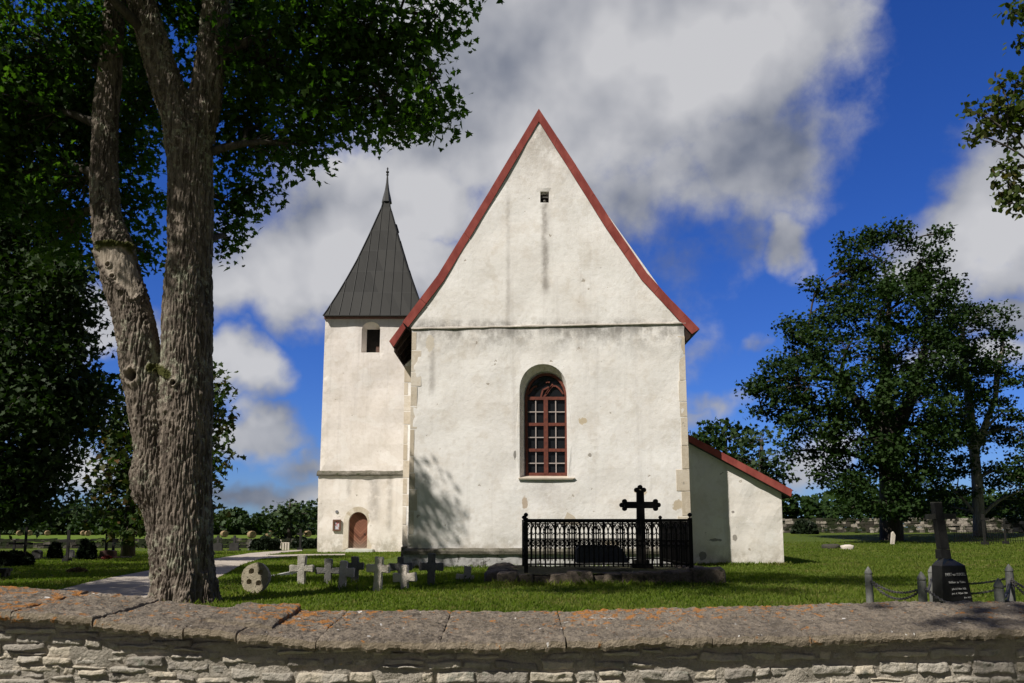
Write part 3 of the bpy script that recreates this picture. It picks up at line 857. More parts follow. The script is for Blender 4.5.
# doorstep
mb = MB(); A = TP(346, 551.5, YT - .5); B = TP(373, 548.5, YT - .5); mb.box(A[0], B[0], YT - .62, YT - .11, -.1, TP(350, 548.6)[1] - .02); mb.box(A[0] - .3, B[0] - .2, YT - 1.1, YT - .63, -.1, .03)
mb.build('doorstep', rock_mat('step_stone', [(.36, .38, .33), (.46, .47, .42)], 3), tower, bevel=.02)
mb = MB(); c = TP(337.3, 511.8); mb.tube([(c[0], YT - .125, c[1]), (c[0], YT - .05, c[1])], .085, 12); mb.build('plaque', plain_mat('grey_metal', (.2, .2, .21), (.15, .15, .16), 5, .5), tower)
# cornice and roof
mb = MB(); e0, e1 = TP(324.8, 317.5)[0], TP(421, 317.5)[0]; ze = TP(370, 317)[1]
mb.box(e0 - .02, e1, YT - .10, YT + 6.2, ze - .12, ze + .02); mb.build('cornice', plain_mat('cornice_red', (.30, .16, .13), (.24, .13, .11), 3), tower)
m, k, b = new_mat('dark_metal_roof')
p = k.pos(); xyz = k.sep(p)
u = k.math('ADD', xyz[0], xyz[1])
f, _ = k.noise(p, 2, 5)
br = k.add('ShaderNodeTexBrick'); br.offset = .5
uv = k.add('ShaderNodeCombineXYZ'); k.put(uv.inputs[0], k.math('MULTIPLY', u, 1.75)); k.put(uv.inputs[1], k.math('MULTIPLY', xyz[2], .42))
k.l.new(uv.outputs[0], br.inputs['Vector']); br.inputs['Scale'].default_value = 1.0
br.inputs['Color1'].default_value = (.014, .014, .0125, 1); br.inputs['Color2'].default_value = (.027, .0265, .0235, 1); br.inputs['Mortar'].default_value = (.028, .028, .026, 1)
br.inputs['Mortar Size'].default_value = .014; br.inputs['Brick Width'].default_value = .9; br.inputs['Row Height'].default_value = .62
k.l.new(k.mix(k.math('MULTIPLY', f, .25), br.outputs['Color'], (.038, .038, .035)), b.inputs['Base Color'])
b.inputs['Roughness'].default_value = .65; b.inputs['Specular IOR Level'].default_value = .2
TROOF = m
ap = P(387, 196, YT + 3.0); zap = ap.z
x0, x1 = TP(323.2, 317, YT - .3)[0], TP(425.5, 317, YT - .3)[0]
xa = ap.x
y0, y1 = YT - .3, YT + 6.5; ya = YT + 3.0
mb = MB()
prof = [(0, 1.0), (.04, .945), (.17, .79), (.30, .645), (.45, .488), (.655, .30), (.9, .088), (1.0, .035)]
z0 = ze + .0
def corner(i, t, s):
    cx = (x0, x1, x1, x0)[i]; cy = (y0, y0, y1, y1)[i]
    return (xa + (cx - xa) * s, ya + (cy - ya) * s, z0 + (zap - z0) * t)
ring = [[corner(i, t, s) for i in range(4)] for t, s in prof]
for r in ring: mb.v += r
for a in range(len(ring) - 1):
    for i in range(4):
        j = (i + 1) % 4; mb.f.append((a * 4 + i, a * 4 + j, a * 4 + 4 + j, a * 4 + 4 + i))
mb.f.append((3, 2, 1, 0))
troof = mb.build('roof', TROOF, tower)
# standing seams on the front slope
mb = MB()
def slope_pt(face, tt, q, s_):
    a, c = Vector(corner(face, 0, 1)), Vector(corner((face + 1) % 4, 0, 1)); b0 = a.lerp(c, tt)
    m0, m1 = Vector(corner(face, q, s_)), Vector(corner((face + 1) % 4, q, s_))
    d = (c - a).normalized(); L = (c - a).length
    cen = (m0 + m1) / 2
    return cen + d * ((tt - .5) * L) * (.82 + .18 * s_)
qq = np.linspace(0, 1, 41); ss = np.interp(qq, [p_[0] for p_ in prof], [p_[1] for p_ in prof])
for face in (0, 1, 3):
    for tt in (np.arange(10) + .5) / 10:
        pts = [slope_pt(face, tt, q, s_) for q, s_ in zip(qq, ss) if s_ * .5 > abs(tt - .5) * (.82 + .18 * s_) - .004]
        nf = Vector(((0, -1, 0), (1, 0, 0), (0, 1, 0), (-1, 0, 0))[face]) * .012 + Vector((0, 0, .008))
        for i in range(len(pts) - 1): mb.bar(pts[i] + nf, pts[i + 1] + nf, .028, .045)
for i in range(2):
    pts = [Vector(corner(i, q, s)) for q, s in prof]
    for a in range(len(pts) - 1): mb.bar(pts[a], pts[a + 1], .07, .07)
mb.bar(Vector(corner(0, 0, 1)) + Vector((0, -.01, .0)), Vector(corner(1, 0, 1)) + Vector((0, -.01, .0)), .03, .05); mb.build('roof_seam', plain_mat('seam_metal', (.022, .022, .02), (.03, .03, .028), 4, .6), troof)
mb = MB(); mb.bar(Vector(corner(1, .76, .185)) + Vector((.06, .3, .05)), Vector(corner(1, .69, .25)) + Vector((.06, .3, .05)), .16, .16); mb.build('roof_hatch', BLACK, troof)
mb = MB()
zt_ = P(387, 179, ya).z; zs_ = zap - .15
mb.lathe((xa, ya, 0), [(zs_ - .3, .33), (zs_, .27), (zs_ + .12, .24), (zs_ + .5, .15), (zs_ + 1.0, .08), (zs_ + 1.5, .045)], 8)
zk = zs_ + 1.45
mb.lathe((xa, ya, 0), [(zk, .03), (zk + .08, .09), (zk + .16, .03), (zk + .22, .10), (zk + .30, .10), (zk + .36, .03), (zk + .5, .06), (zk + .58, .02), (P(387, 174, ya).z, .012)], 8)
mb.build('finial', plain_mat('finial_metal', (.07, .07, .065), (.05, .05, .05), 5, .45), troof)
# notice board
nb = empty('notice_board', (TP(337, 525)[0], YT - .12, TP(337, 531)[1]), 'small framed notice board on the tower wall beside the door', 'notice board')
A, B = TP(333.3, 531), TP(341.7, 519.6)
mb = MB(); t_ = .09
mb.box(A[0], B[0], YT - .20, YT - .13, A[1], A[1] + t_); mb.box(A[0], B[0], YT - .20, YT - .13, B[1] - t_, B[1])
mb.box(A[0], A[0] + t_, YT - .2, YT - .13, A[1] + t_, B[1] - t_); mb.box(B[0] - t_, B[0], YT - .2, YT - .13, A[1] + t_, B[1] - t_); mb.box(A[0] + .02, B[0] - .02, YT - .135, YT - .11, A[1] + .02, B[1] - .02)
mb.build('frame', plain_mat('notice_wood', (.16, .08, .05), (.1, .05, .03), 6), nb)
m, k, b = new_mat('printed_sheet')
xyz = k.sep(k.pos())
ln = k.ramp(k.math('FRACT', k.math('MULTIPLY', xyz[2], 18)), .55, .6); f, _ = k.noise(k.pos(), 9, 3)
c = k.mix(k.math('MULTIPLY', ln, .45), (.62, .62, .66), (.25, .25, .3)); c = k.mix(k.ramp(f, .48, .56), c, (.42, .16, .17))
k.l.new(c, b.inputs['Base Color'])
mb = MB(); mb.box(A[0] + t_, B[0] - t_, YT - .15, YT - .14, A[1] + t_, B[1] - t_); mb.build('paper_sheet', m, nb)

# ================================================================== FOREGROUND WALL
YW0, YW1 = 4.5, 5.32
FB = [(-200, 612), (0, 622), (92, 627.5), (172, 636), (225, 640), (265, 647), (315, 649), (440, 651.5), (512, 651), (572, 649), (712, 645), (812, 644.5), (900, 641), (997, 637.5), (1100, 634), (1300, 628)]
BK = [(-200, 580), (0, 587), (92, 593), (150, 600), (220, 604), (265, 608.5), (320, 610), (440, 611), (562, 611), (640, 609), (712, 606), (862, 604), (947, 599.5), (1024, 602), (1300, 600)]
def zfb(px): return P(px, np.interp(px, *zip(*FB)), YW0).z
def xfb(px): return P(px, 640, YW0).x
def zbk_at_x(x):
    px = 512 + F * x / YW1 * 1.0
    return P(px, np.interp(px, *zip(*BK)), YW1).z
def zfb_at_x(x):
    px = 512 + F * x / YW0
    return zfb(px)
LIME = None
m, k, b = new_mat('coping_limestone')
p = k.pos()
f1, _ = k.noise(p, 3, 6, .65); f2, _ = k.noise(p, 22, 6, .7); f3, _ = k.noise(p, 75, 4, .7)
c = k.mix(k.ramp(f1, .35, .65), (.165, .136, .102), (.265, .22, .168))
c = k.mix(k.math('MULTIPLY', k.ramp(f2, .46, .60), .8), c, (.065, .054, .043))
c = k.mix(k.math('MULTIPLY', k.ramp(f3, .56, .7), .8), c, (.40, .36, .32))
nz = k.sep(k.add('ShaderNodeNewGeometry').outputs['Normal'])[2]
ft, _ = k.noise(p, 4, 4)
c = k.mix(k.ramp(nz, .6, .2), c, k.mix(k.ramp(ft, .35, .65), (.22, .18, .125), (.30, .25, .185)))
oi = k.add('ShaderNodeObjectInfo').outputs['Random']
c = k.mix(k.math('MULTIPLY', oi, .30), c, k.mix(k.math('FRACT', k.math('MULTIPLY', oi, 7.3)), (.10, .085, .07), (.33, .29, .23)))
fl, _ = k.noise(k.vmath('ADD', p, (4, 0, 0)), 13, 6, .66, .6)
fl2, _ = k.noise(k.vmath('ADD', p, (8, 3, 0)), 1.0, 3)
yy = k.sep(p)[1]
a = k.math('ADD', fl, k.math('MULTIPLY', k.math('SUBTRACT', fl2, .5), .5))
a = k.math('ADD', a, k.math('MULTIPLY', k.math('SUBTRACT', yy, 4.95), .13))
c = k.mix(k.math('MULTIPLY', k.ramp(a, .562, .645), k.ramp(f3, .2, .45)), c, (.36, .16, .045))
fw_, _ = k.noise(k.vmath('ADD', p, (1, 4, 2)), 17, 2, .5, .3)
c = k.mix(k.ramp(fw_, .72, .74), c, (.62, .60, .56))
k.l.new(c, b.inputs['Base Color']); b.inputs['Roughness'].default_value = .95; b.inputs['Specular IOR Level'].default_value = .15
k.l.new(k.bump(k.math('ADD', k.math('MULTIPLY', f2, 1.0), k.math('MULTIPLY', f3, .6)), 1.0, .03), b.inputs['Normal'])
COPE = m
WSTONE = rock_mat('wall_limestone', [(.26, .235, .20), (.38, .35, .295), (.48, .425, .335)], 3.5, .9, .02, island=.4, lichen=(.50, .37, .21), lichen_amt=.64, moss=(.22, .22, .18), moss_amt=.60, fine=55)
MORTAR = rock_mat('old_mortar', [(.21, .185, .15), (.31, .28, .23), (.40, .36, .295)], 7, .9, .03, fine=40)

wall = empty('churchyard_wall', (0, 4.9, -0.4), 'low rubble limestone wall topped with lichen covered sloping stone slabs', 'stone wall')
mb = MB(); mb.quadgrid([[(x, 4.625 + .012 * noise.noise((x * 9, z * 9, 0)), z) for x in np.arange(-9, 9, .06)] for z in np.linspace(-.45, 0.3, 4)])
# backing follows the coping
mb = MB(); mb.quadgrid([[(x, 4.582 + .020 * noise.noise((x * 8, t * 9, 0)), -.45 + (zfb_at_x(x) + .02 + .45) * t) for x in np.arange(-9, 9, .03)] for t in np.linspace(0, 1, 40)])
mb.quadgrid([[(x, y, z) for x in np.arange(-9, 9.1, .5)] for (y, z) in ((5.2, .55), (5.2, -.3))])
core = mb.build('mortar_core', MORTAR, wall)
mb = MB()
wrng = random.Random(5)
def add_stone(x0, x1, z0, z1):
    w_, h_ = x1 - x0, z1 - z0
    nx, nz_ = max(5, int(w_ / .011)), max(5, int(h_ / .009))
    off = wrng.uniform(-.016, .016); tilt = wrng.uniform(-.012, .012); tz = wrng.uniform(-.014, .014)
    cj = [(wrng.uniform(-.012, .012), wrng.uniform(-.009, .009)) for _ in range(4)]
    sd = wrng.uniform(0, 99)
    rows = []
    for i in range(nz_ + 1):
        r = []
        for j in range(nx + 1):
            u, v = j / nx, i / nz_
            dx = sum(cj[q][0] * wgt for q, wgt in enumerate(((1 - u) * (1 - v), u * (1 - v), u * v, (1 - u) * v)))
            dz = sum(cj[q][1] * wgt for q, wgt in enumerate(((1 - u) * (1 - v), u * (1 - v), u * v, (1 - u) * v)))
            x, z = x0 + w_ * u + dx, z0 + h_ * v + dz
            q = Vector((x * 14, sd, z * 20))
            x += .012 * noise.noise(q); z += .010 * noise.noise(q * .8 + Vector((5, 5, 5)))
            eu = min(u, 1 - u) * w_; ev = min(v, 1 - v) * h_
            e = min(eu, ev)
            edge = max(0, 1 - e / .008) ** 2 * .013
            y = 4.568 + off * .7 + tilt * (u - .5) + tz * (v - .5) + edge + .011 * noise.noise(q * .9) + .007 * noise.noise(q * 2.6) + .004 * noise.noise(q * 6)
            # limestone splits in steps
            y += .007 * (math.floor(3 * (noise.noise(Vector((x * 5, sd, z * 16))) + .5)) / 3)
            if e < 1e-6: y = 4.62
            r.append((x, y, z))
        rows.append(r)
    mb.quadgrid(rows)
z = .08
rows_ = 0
while z < .72:
    h = wrng.uniform(.035, .075)
    x = -4.5 + wrng.uniform(0, .2)
    while x < 4.6:
        wd = wrng.uniform(.08, .30)
        wob = .05 * noise.noise(Vector((x * .9, z * 3, 1)))
        top = zfb_at_x(x + wd / 2) - .005
        z0 = z + wob + top - .51
        za = z0 + .004
        zb_ = z0 + h * wrng.uniform(.86, 1.0)
        if wrng.random() < .18 and wd > .12 and h > .05:      # two thin courses
            zm = z0 + h * wrng.uniform(.35, .6)
            if zb_ < top + .03: add_stone(x + .004, x + wd - .004, za, zm - .003); add_stone(x + .004, x + wd - .004, zm + .003, zb_)
        elif za < top - .01: add_stone(x + .003, x + wd - .003, za, min(zb_, top + .02))
        x += wd
    z += h
stonework = mb.build('stonework', WSTONE, wall, smooth=True)

def coping(pxa, pxb, dz=0.0, tilt=0.0, thick=.05, seed=0, back=None, front=None):
    mb = MB()
    xa, xb = xfb(pxa) + .003, xfb(pxb) - .003
    n = max(8, int((xb - xa) / .012)); ny = 56
    pts_top = []
    za, zb = zfb(pxa + 1), zfb(pxb - 1)
    ka, kb = zbk_at_x(xa), zbk_at_x(xb)
    def base(u, v):
        x = xa + (xb - xa) * u; yf = front if front else YW0
        yb = back if back else YW1
        y = yf + (yb - yf) * v
        zf = za + (zb - za) * u + thick; zk = ka + (kb - ka) * u
        vv = (y - YW0) / (YW1 - YW0)
        return x, y, zf + (zk - zf) * vv + dz + tilt * (u - .5)
    def sk(u):   # worn ends
        return .006 * noise.noise(Vector((seed, u * 9, 3)))
    rows = []
    for j in range(ny + 1):
        v = j / ny; r = []
        for i in range(n + 1):
            u = i / n; x, y, z = base(u, v)
            q = Vector((x * 1.0, y, seed))
            z += .010 * noise.noise(q * 5) + .009 * noise.noise(q * 17) + .008 * noise.noise(q * 42) + .004 * noise.noise(q * 90)
            ex = min(u, 1 - u) * (xb - xa)
            if ex < .02: z -= .005 * (1 - ex / .02) ** 2
            if i in (0, n): x += (.008 * noise.noise(Vector((seed, y * 13, u)))); 
            y += (.007 * noise.noise(Vector((x * 5, seed, v * 2))) + .004 * noise.noise(Vector((x * 30, seed, 1)))) * (1 if v < .5 else 1.6)
            if j == 0: z -= .006 + .006 * noise.noise(q * 30)
            r.append((x, y, z))
        rows.append(r)
    bottom = []
    for t in (.33, .66, 1.0):
        bottom.append([(rows[0][i][0], rows[0][i][1] - .004 + .006 * noise.noise((rows[0][i][0] * 24, t * 4, seed)) + (.010 if t == 1 else 0), rows[0][i][2] - thick * t + .006 * noise.noise((rows[0][i][0] * 16, t * 3, seed + 3)) * t) for i in range(n + 1)])
    under = [[(p[0], YW0 + .45, p[2]) for p in bottom[-1]]]
    grid = under + bottom[::-1] + rows
    backr = [[(p[0], p[1] + .004, p[2] - .06) for p in rows[-1]], [(p[0], p[1] - .3, p[2] - .10) for p in rows[-1]]]
    grid = grid + backr
    mb.quadgrid(grid)
    n0 = len(grid); nc = n + 1
    for col in (0, n): mb.f.append(tuple(i * nc + col for i in range(n0)))
    o = mb.build('coping_slab', COPE, wall, smooth=False)
    return o
joints = [-330, -190, -110, 8, 92, 182]
for i in range(len(joints) - 1): coping(joints[i], joints[i + 1], dz=random.uniform(-.008, .012), tilt=random.uniform(-.012, .012), seed=i * 3.7 + 1)
coping(183, 236, dz=.004, seed=31.2)
coping(190, 262, dz=.030, seed=41.2, front=YW0 + .20)
joints = [237, 316, 440, 566, 712, 812, 985, 1120, 1260]
for i in range(len(joints) - 1): coping(joints[i], joints[i + 1], dz=random.uniform(-.003, .003), tilt=random.uniform(-.006, .006), seed=i * 5.1 + 60)

# ================================================================== GRAVE RAILING IN FRONT OF THE GABLE
IRON = plain_mat('black_iron', (.007, .007, .0065), (.012, .010, .009), 8, .6, .2, spec=.12)
YG0, YG1 = 18.0, 21.6
base_g = empty('grave_plinth', (2.2, 19.6, 0), 'low mossy base of rough boulders under the black iron railing', 'stone base')
GB = rock_mat('boulders', [(.055, .045, .034), (.15, .12, .09), (.30, .24, .17)], 2.5, .8, .03, island=.3, moss=(.035, .04, .012), moss_amt=.58)
def boulder(c, rx, ry, rz, seed, n=10, sq=.55):
    mb = MB(); rows = []
    for i in range(n + 1):
        t = math.pi * i / n; r = []
        for j in range(2 * n + 1):
            a = 2 * math.pi * j / (2 * n)
            d = Vector((math.sin(t) * math.cos(a), math.sin(t) * math.sin(a), -math.cos(t)))
            e = Vector([math.copysign(abs(q) ** sq, q) for q in d])
            s_ = 1 + .16 * noise.noise(e * 1.6 + Vector((seed, 0, 0))) + .07 * noise.noise(e * 5 + Vector((0, seed, 0)))
            r.append((c[0] + e.x * rx * s_, c[1] + e.y * ry * s_, c[2] + e.z * rz * s_))
        rows.append(r)
    mb.quadgrid(rows)
    me = mb.mesh('boulder'); bm = bmesh.new(); bm.from_mesh(me); bmesh.ops.remove_doubles(bm, verts=bm.verts, dist=1e-4); bmesh.ops.recalc_face_normals(bm, faces=bm.faces[:]); bm.to_mesh(me); bm.free()
    return me
stones = [(498, 517, 572, 590), (516, 533, 574, 589), (533, 550, 575, 588), (550, 569, 574, 588), (569, 592, 571, 592), (590, 606, 575, 588), (605, 624, 574, 588), (623, 644, 573, 587), (643, 662, 572, 586), (660, 678, 571, 584), (678, 694, 571, 583), (693, 725, 567.5, 582.5)]
for i, (xa, xb, ya_, yb_) in enumerate(stones):
    Yb = 17.55 + .25 * random.random()
    A, B = P(xa, yb_, Yb), P(xb, ya_, Yb)
    zb0 = min(A.z, H(A.x, Yb) - .08)
    link('base_stone', boulder(((A.x + B.x) / 2, Yb + .28, (zb0 + B.z) / 2), (B.x - A.x) / 2 * 1.08, .34, (B.z - zb0) / 2 * .98, i * 2.3, sq=.26), GB, base_g, smooth=True)
for i in range(6):
    y = 18.6 + i * .62
    for xx in (P(500, 570, 17.6).x, P(719, 570, 17.6).x):
        link('base_stone', boulder((xx + random.uniform(-.1, .1), y, .08), .3, .36, .24, i * 1.3 + xx), GB, base_g, smooth=True)
mb = MB(); mb.quadgrid([[(x, y, .24 + .05 * noise.noise((x * 1.5, y * 1.5, 2))) for x in np.linspace(-.2, 4.6, 30)] for y in np.linspace(17.75, 22.1, 26)])
mb.build('soil_fill', rock_mat('grave_soil', [(.05, .045, .02), (.08, .075, .03), (.06, .09, .02)], 5, .8, .05), base_g)

rail = empty('grave_railing', (2.2, 19.8, .3), 'black cast iron grave railing of pointed arches and quatrefoils with ball finials', 'iron railing')
zt0, zb0 = P(600, 520.0, YG0).z, P(600, 567, YG0).z
xl_, xr_ = P(526, 540, YG0).x, P(690.5, 540, YG0).x
def rail_panel(p0, p1, nb, name):
    p0, p1 = Vector((p0[0], p0[1], 0)), Vector((p1[0], p1[1], 0))
    mb = MB(); d = (p1 - p0); hh = zt0 - zb0
    def Q(t, f): q = p0 + d * t; return Vector((q.x, q.y, zb0 + hh * f))
    mb.bar(Q(0, 1), Q(1, 1), .045, .05); mb.bar(Q(0, .955), Q(1, .955), .02, .02)
    mb.bar(Q(0, .06), Q(1, .06), .03, .035); mb.bar(Q(0, .565), Q(1, .565), .016, .018); mb.bar(Q(0, .445), Q(1, .445), .016, .018)
    st = 1.0 / nb; L = d.length; dn = d.normalized()
    for i in range(nb + 1):
        t = i * st
        mb.bar(Q(t, 0), Q(t, .82 if i % 2 else 1), .036 if i % 2 == 0 else .026)
        if i < nb:
            c = Q(t + st / 2, .505); r = min(L * st * .42, .06)
            mb.tube([c + dn * (math.cos(a) * r) + Vector((0, 0, math.sin(a) * r * 1.05)) for a in np.linspace(0, 2 * math.pi, 9)], .012, 4, cap=False)
            # little pointed arch below the band and interlacing arches on top
            mb.tube([Q(t, .36), Q(t + st * .2, .41), Q(t + st / 2, .44), Q(t + st * .8, .41), Q(t + st, .36)], .010, 4)
        if i + 2 <= nb:
            mb.tube([Q(t, .74), Q(t + st * .2, .84), Q(t + st * .6, .91), Q(t + st, .945), Q(t + st * 1.4, .91), Q(t + st * 1.8, .84), Q(t + st * 2, .74)], .013, 4)
        if i < nb: mb.tube([Q(t, .74), Q(t + st * .5, .68), Q(t + st, .74)], .010, 4)
    return mb.build(name, IRON, rail)
rail_panel((xl_, YG0), (xr_, YG0), 34, 'front_panel')
rail_panel((xl_, YG1), (xr_, YG1), 34, 'rear_panel')
rail_panel((xr_, YG0), (xr_, YG1), 30, 'side_panel')
rail_panel((xl_, YG0), (xl_, YG1), 30, 'side_panel')
for (x, y) in ((xl_, YG0), (xr_, YG0), (xl_, YG1), (xr_, YG1)):
    mb = MB(); mb.box(x - .045, x + .045, y - .045, y + .045, zb0 - .15, zt0 + .03)
    ps = mb.build('corner_post', IRON, rail, bevel=.008)
    mb = MB(); mb.lathe((x, y, zt0), [(.028, .05), (.045, .05), (.05, .02), (.07, .018), (.08, .035), (.10, .05), (.125, .052), (.15, .035), (.165, .008)], 10)
    mb.build('finial', IRON, ps, smooth=True)

# black iron cross inside it
YC = 20.3
def cp(px, py): v = P(px, py, YC); return v.x, v.z
mb = MB()
xs0, z1 = cp(640.0, 489)[0], cp(640, 490)[1]
hw = cp(644, 500)[0] - xs0; zc = cp(640, 505)[1]; zbt = .28
mb.prism([(xs0 - hw * 1.25, zbt), (xs0 + hw * 1.25, zbt), (xs0 + hw * .95, z1), (xs0 - hw * .95, z1)], YC - .05, YC + .05)
xa_, xb_ = cp(624.5, 505)[0], cp(655.5, 505)[0]; ah = zc - cp(640, 508.3)[1]
mb.prism([(xa_, zc - ah), (xb_, zc - ah), (xb_, zc + ah), (xa_, zc + ah)], YC - .047, YC + .047)
def disc(x, z, r, dy):
    mb.prism([(x + r * math.cos(a), z + r * math.sin(a)) for a in np.linspace(0, 2 * math.pi, 14)[:-1]], YC - dy, YC + dy)
r_ = .062
for (x, z, ux, uz) in ((xa_, zc, -1, 0), (xb_, zc, 1, 0), (xs0, z1, 0, 1)):
    for i, (a, s_) in enumerate((((1, 0), .068), ((0, 1), .09), ((0, -1), .09))):
        ax_ = ux * a[0] - uz * a[1]; az_ = uz * a[0] + ux * a[1]
        disc(x + ax_ * s_, z + az_ * s_, r_, .0441 + .002 * i)
mb.box(xs0 - .26, xs0 + .26, YC - .2, YC + .2, .1, .34); mb.box(xs0 - .18, xs0 + .18, YC - .14, YC + .14, .34, .46)
tag(mb.build('iron_cross', IRON, loc=(xs0, YC, .15)), 'tall black iron cross with trefoil ends inside the grave railing', 'cross')
# dark slab inside
YS = 19.4
mb = MB(); q = [P(577, 563, YS), P(630, 563, YS), P(623, 549, YS), P(618, 546, YS), P(580, 545.5, YS), P(577, 549, YS)]
mb.prism([(v.x, v.z) for v in q], YS, YS + .9)
tag(mb.build('grave_block', rock_mat('dark_granite', [(.035, .035, .037), (.06, .06, .062), (.085, .085, .085)], 4, .3, .01), loc=(q[0].x, YS, .2), bevel=.02, rough=.008), 'dark stone grave block lying inside the iron railing', 'gravestone')

# ================================================================== STONE CROSSES LEFT OF THE CHURCH
GS = rock_mat('weathered_gravestone', [(.22, .20, .17), (.36, .335, .29), (.46, .43, .38)], 5, .7, .02, lichen=(.40, .36, .26), lichen_amt=.62, moss=(.09, .10, .045), moss_amt=.60)
GSP = rock_mat('pale_gravestone', [(.40, .345, .29), (.56, .50, .43), (.64, .58, .50)], 5, .7, .02, lichen=(.20, .17, .14), lichen_amt=.64)  # brightened so crosses look sunlit; the light sits in the colour
GSD = rock_mat('dark_gravestone', [(.09, .085, .08), (.15, .145, .135), (.20, .19, .175)], 5, .7, .02, lichen=(.28, .25, .20), lichen_amt=.65)  # darker copy with the shade on the crosses put into its colour
def smooth_stone(mb, name, mat, loc, amp=.008, bevel=.015):
    me = mb.mesh(name); bm = bmesh.new(); bm.from_mesh(me)
    bmesh.ops.triangulate(bm, faces=[f for f in bm.faces if len(f.verts) > 4])
    bmesh.ops.bevel(bm, geom=[e for e in bm.edges if len(e.link_faces) == 2 and e.calc_face_angle() > .5], offset=bevel, segments=2, affect='EDGES')
    bmesh.ops.subdivide_edges(bm, edges=[e for e in bm.edges if e.calc_length() > .12], cuts=2, use_grid_fill=True)
    bm.to_mesh(me); bm.free(); roughen(me, amp, 9); roughen(me, amp * .5, 30)
    return link(name, me, mat, loc=loc)
def stone_cross(label, cx, top, bot, al, ar, ay0, ay1, wt, wb, Y, mat, lean=0.0, th=.15, yaw=0.0, flare=0.12):
    """pixel measures of the photo, taken to real size at the distance Y"""
    q = lambda x, y: P(x, y, Y)
    zb = H(q(cx, bot).x, Y) - .15
    X = lambda x: q(x, (ay0 + ay1) / 2).x
    zt, z0, z1 = q(cx, top).z, q(cx, ay1).z, q(cx, ay0).z
    x = X(cx); s = Y / F; w2, wbb = wt * s / 2, wb * s / 2
    fl = (z1 - z0) * flare
    pts = [(x - wbb, zb), (x + wbb, zb), (x + w2, z0)]
    pts += [(X(ar), z0 - fl), (X(ar), z1 + fl)] if ar > cx + wt / 2 + .5 else []
    pts += [(x + w2, z1), (x + w2 * (1 + flare), zt), (x - w2 * (1 + flare), zt + .012), (x - w2, z1)]
    pts += [(X(al), z1 + fl), (X(al), z0 - fl)] if al < cx - wt / 2 - .5 else []
    pts += [(x - w2, z0)]
    mb = MB(); mb.prism(pts, Y - th / 2, Y + th / 2)
    M = Matrix.Translation((x, Y, zb)) @ Matrix.Rotation(yaw, 4, 'Z') @ Matrix.Rotation(lean, 4, 'Y') @ Matrix.Translation((-x, -Y, -zb))
    mb.v = [tuple(M @ Vector(v)) for v in mb.v]
    o = smooth_stone(mb, 'stone_cross', mat, (x, Y, zb + .15))
    tag(o, label, 'stone cross', 'old stone crosses beside the church')
stone_cross('grey square-armed stone cross right of the wheel-shaped stone', 302, 556, 584, 290, 314, 565.5, 571.5, 7.5, 7.5, 17.7, GS)
stone_cross('dark stone cross between the square grey cross and the one-armed cross', 328.3, 559, 584, 316, 340, 568, 573.5, 7, 7, 17.8, GSD, yaw=R(6))
stone_cross('broken stone cross with its left arm missing', 342, 561, 587.5, 339, 353, 568, 576, 6.5, 6.5, 16.6, GSP, lean=R(3))
stone_cross('dark mossy stone cross just behind the palest cross', 355.5, 557, 584, 347, 364, 563, 569.5, 6.5, 7, 18.3, GSD, lean=R(-1))
stone_cross('palest and largest stone cross, leaning slightly', 377.5, 557, 590, 365.5, 388.5, 565, 572, 7.5, 8.5, 15.9, GSP, lean=R(2.5))
stone_cross('brown stone cross half hidden behind the chipped wide-armed cross', 401.5, 557, 580, 389, 413, 563.5, 570, 5.5, 6, 18.8, GSD, lean=R(-2))
stone_cross('chipped stone cross with low wide arms', 405.5, 565, 588.5, 394, 417.5, 573.5, 581, 7, 6.5, 16.3, GSP, lean=R(-2.5), yaw=R(-8))
stone_cross('tall dark stone cross standing against the white plinth', 431, 553.5, 584, 419, 443, 563, 570, 7, 7.5, 17.6, GSD, lean=R(1))
stone_cross('small sunken stone cross nearest the iron railing', 466, 566.5, 581, 455, 473, 575, 579.5, 6.5, 7, 18.6, GS, lean=R(5))
# wheel cross
Yw = 15.3; c = P(256, 578, Yw); s = Yw / F
rim = [(c.x + 13.2 * s * math.cos(a) * (1 + .03 * math.sin(3 * a)), c.z + 14.8 * s * math.sin(a) * (1 + .04 * math.sin(5 * a + 1))) for a in np.linspace(0, 2 * math.pi, 29)[:-1]]
holes = []
for a in (math.pi / 4, 3 * math.pi / 4, 5 * math.pi / 4, 7 * math.pi / 4):
    hx, hz = c.x + 6.6 * s * math.cos(a), c.z + .5 * s + 7.2 * s * math.sin(a)
    l = [(hx + 2.9 * s * math.cos(b_) , hz + 3.0 * s * math.sin(b_)) for b_ in np.linspace(0, 2 * math.pi, 9)[:-1]]
    l2 = [(hx + 2.0 * s * math.cos(b_) , hz + 2.1 * s * math.sin(b_)) for b_ in np.linspace(0, 2 * math.pi, 9)[:-1]]
    holes.append((l, l2, .06))
mb = panel(rim, holes, Y=Yw - .08, step=.06, amp=.006, depth=.17)
n = len(mb.v); mb.v += [(x, Yw + .09, z) for x, z in rim]; mb.f.append(tuple(range(n, n + len(rim))))
for l, l2, d in holes:
    n = len(mb.v); mb.v += [(x, Yw - .08 + d, z) for x, z in l2]; mb.f.append(tuple(range(n, n + len(l2))))
M = Matrix.Translation((c.x, Yw, c.z)) @ Matrix.Rotation(R(8), 4, 'Y') @ Matrix.Rotation(R(-6), 4, 'X') @ Matrix.Translation((-c.x, -Yw, -c.z))
mb.v = [tuple(M @ Vector(v)) for v in mb.v]
mb.box(c.x - .12, c.x + .1, Yw - .06, Yw + .07, -.2, c.z - 12 * s)
GW = rock_mat('wheel_stone', [(.20, .175, .12), (.32, .28, .20), (.40, .36, .27)], 6, .7, .02, lichen=(.10, .09, .06), lichen_amt=.58)
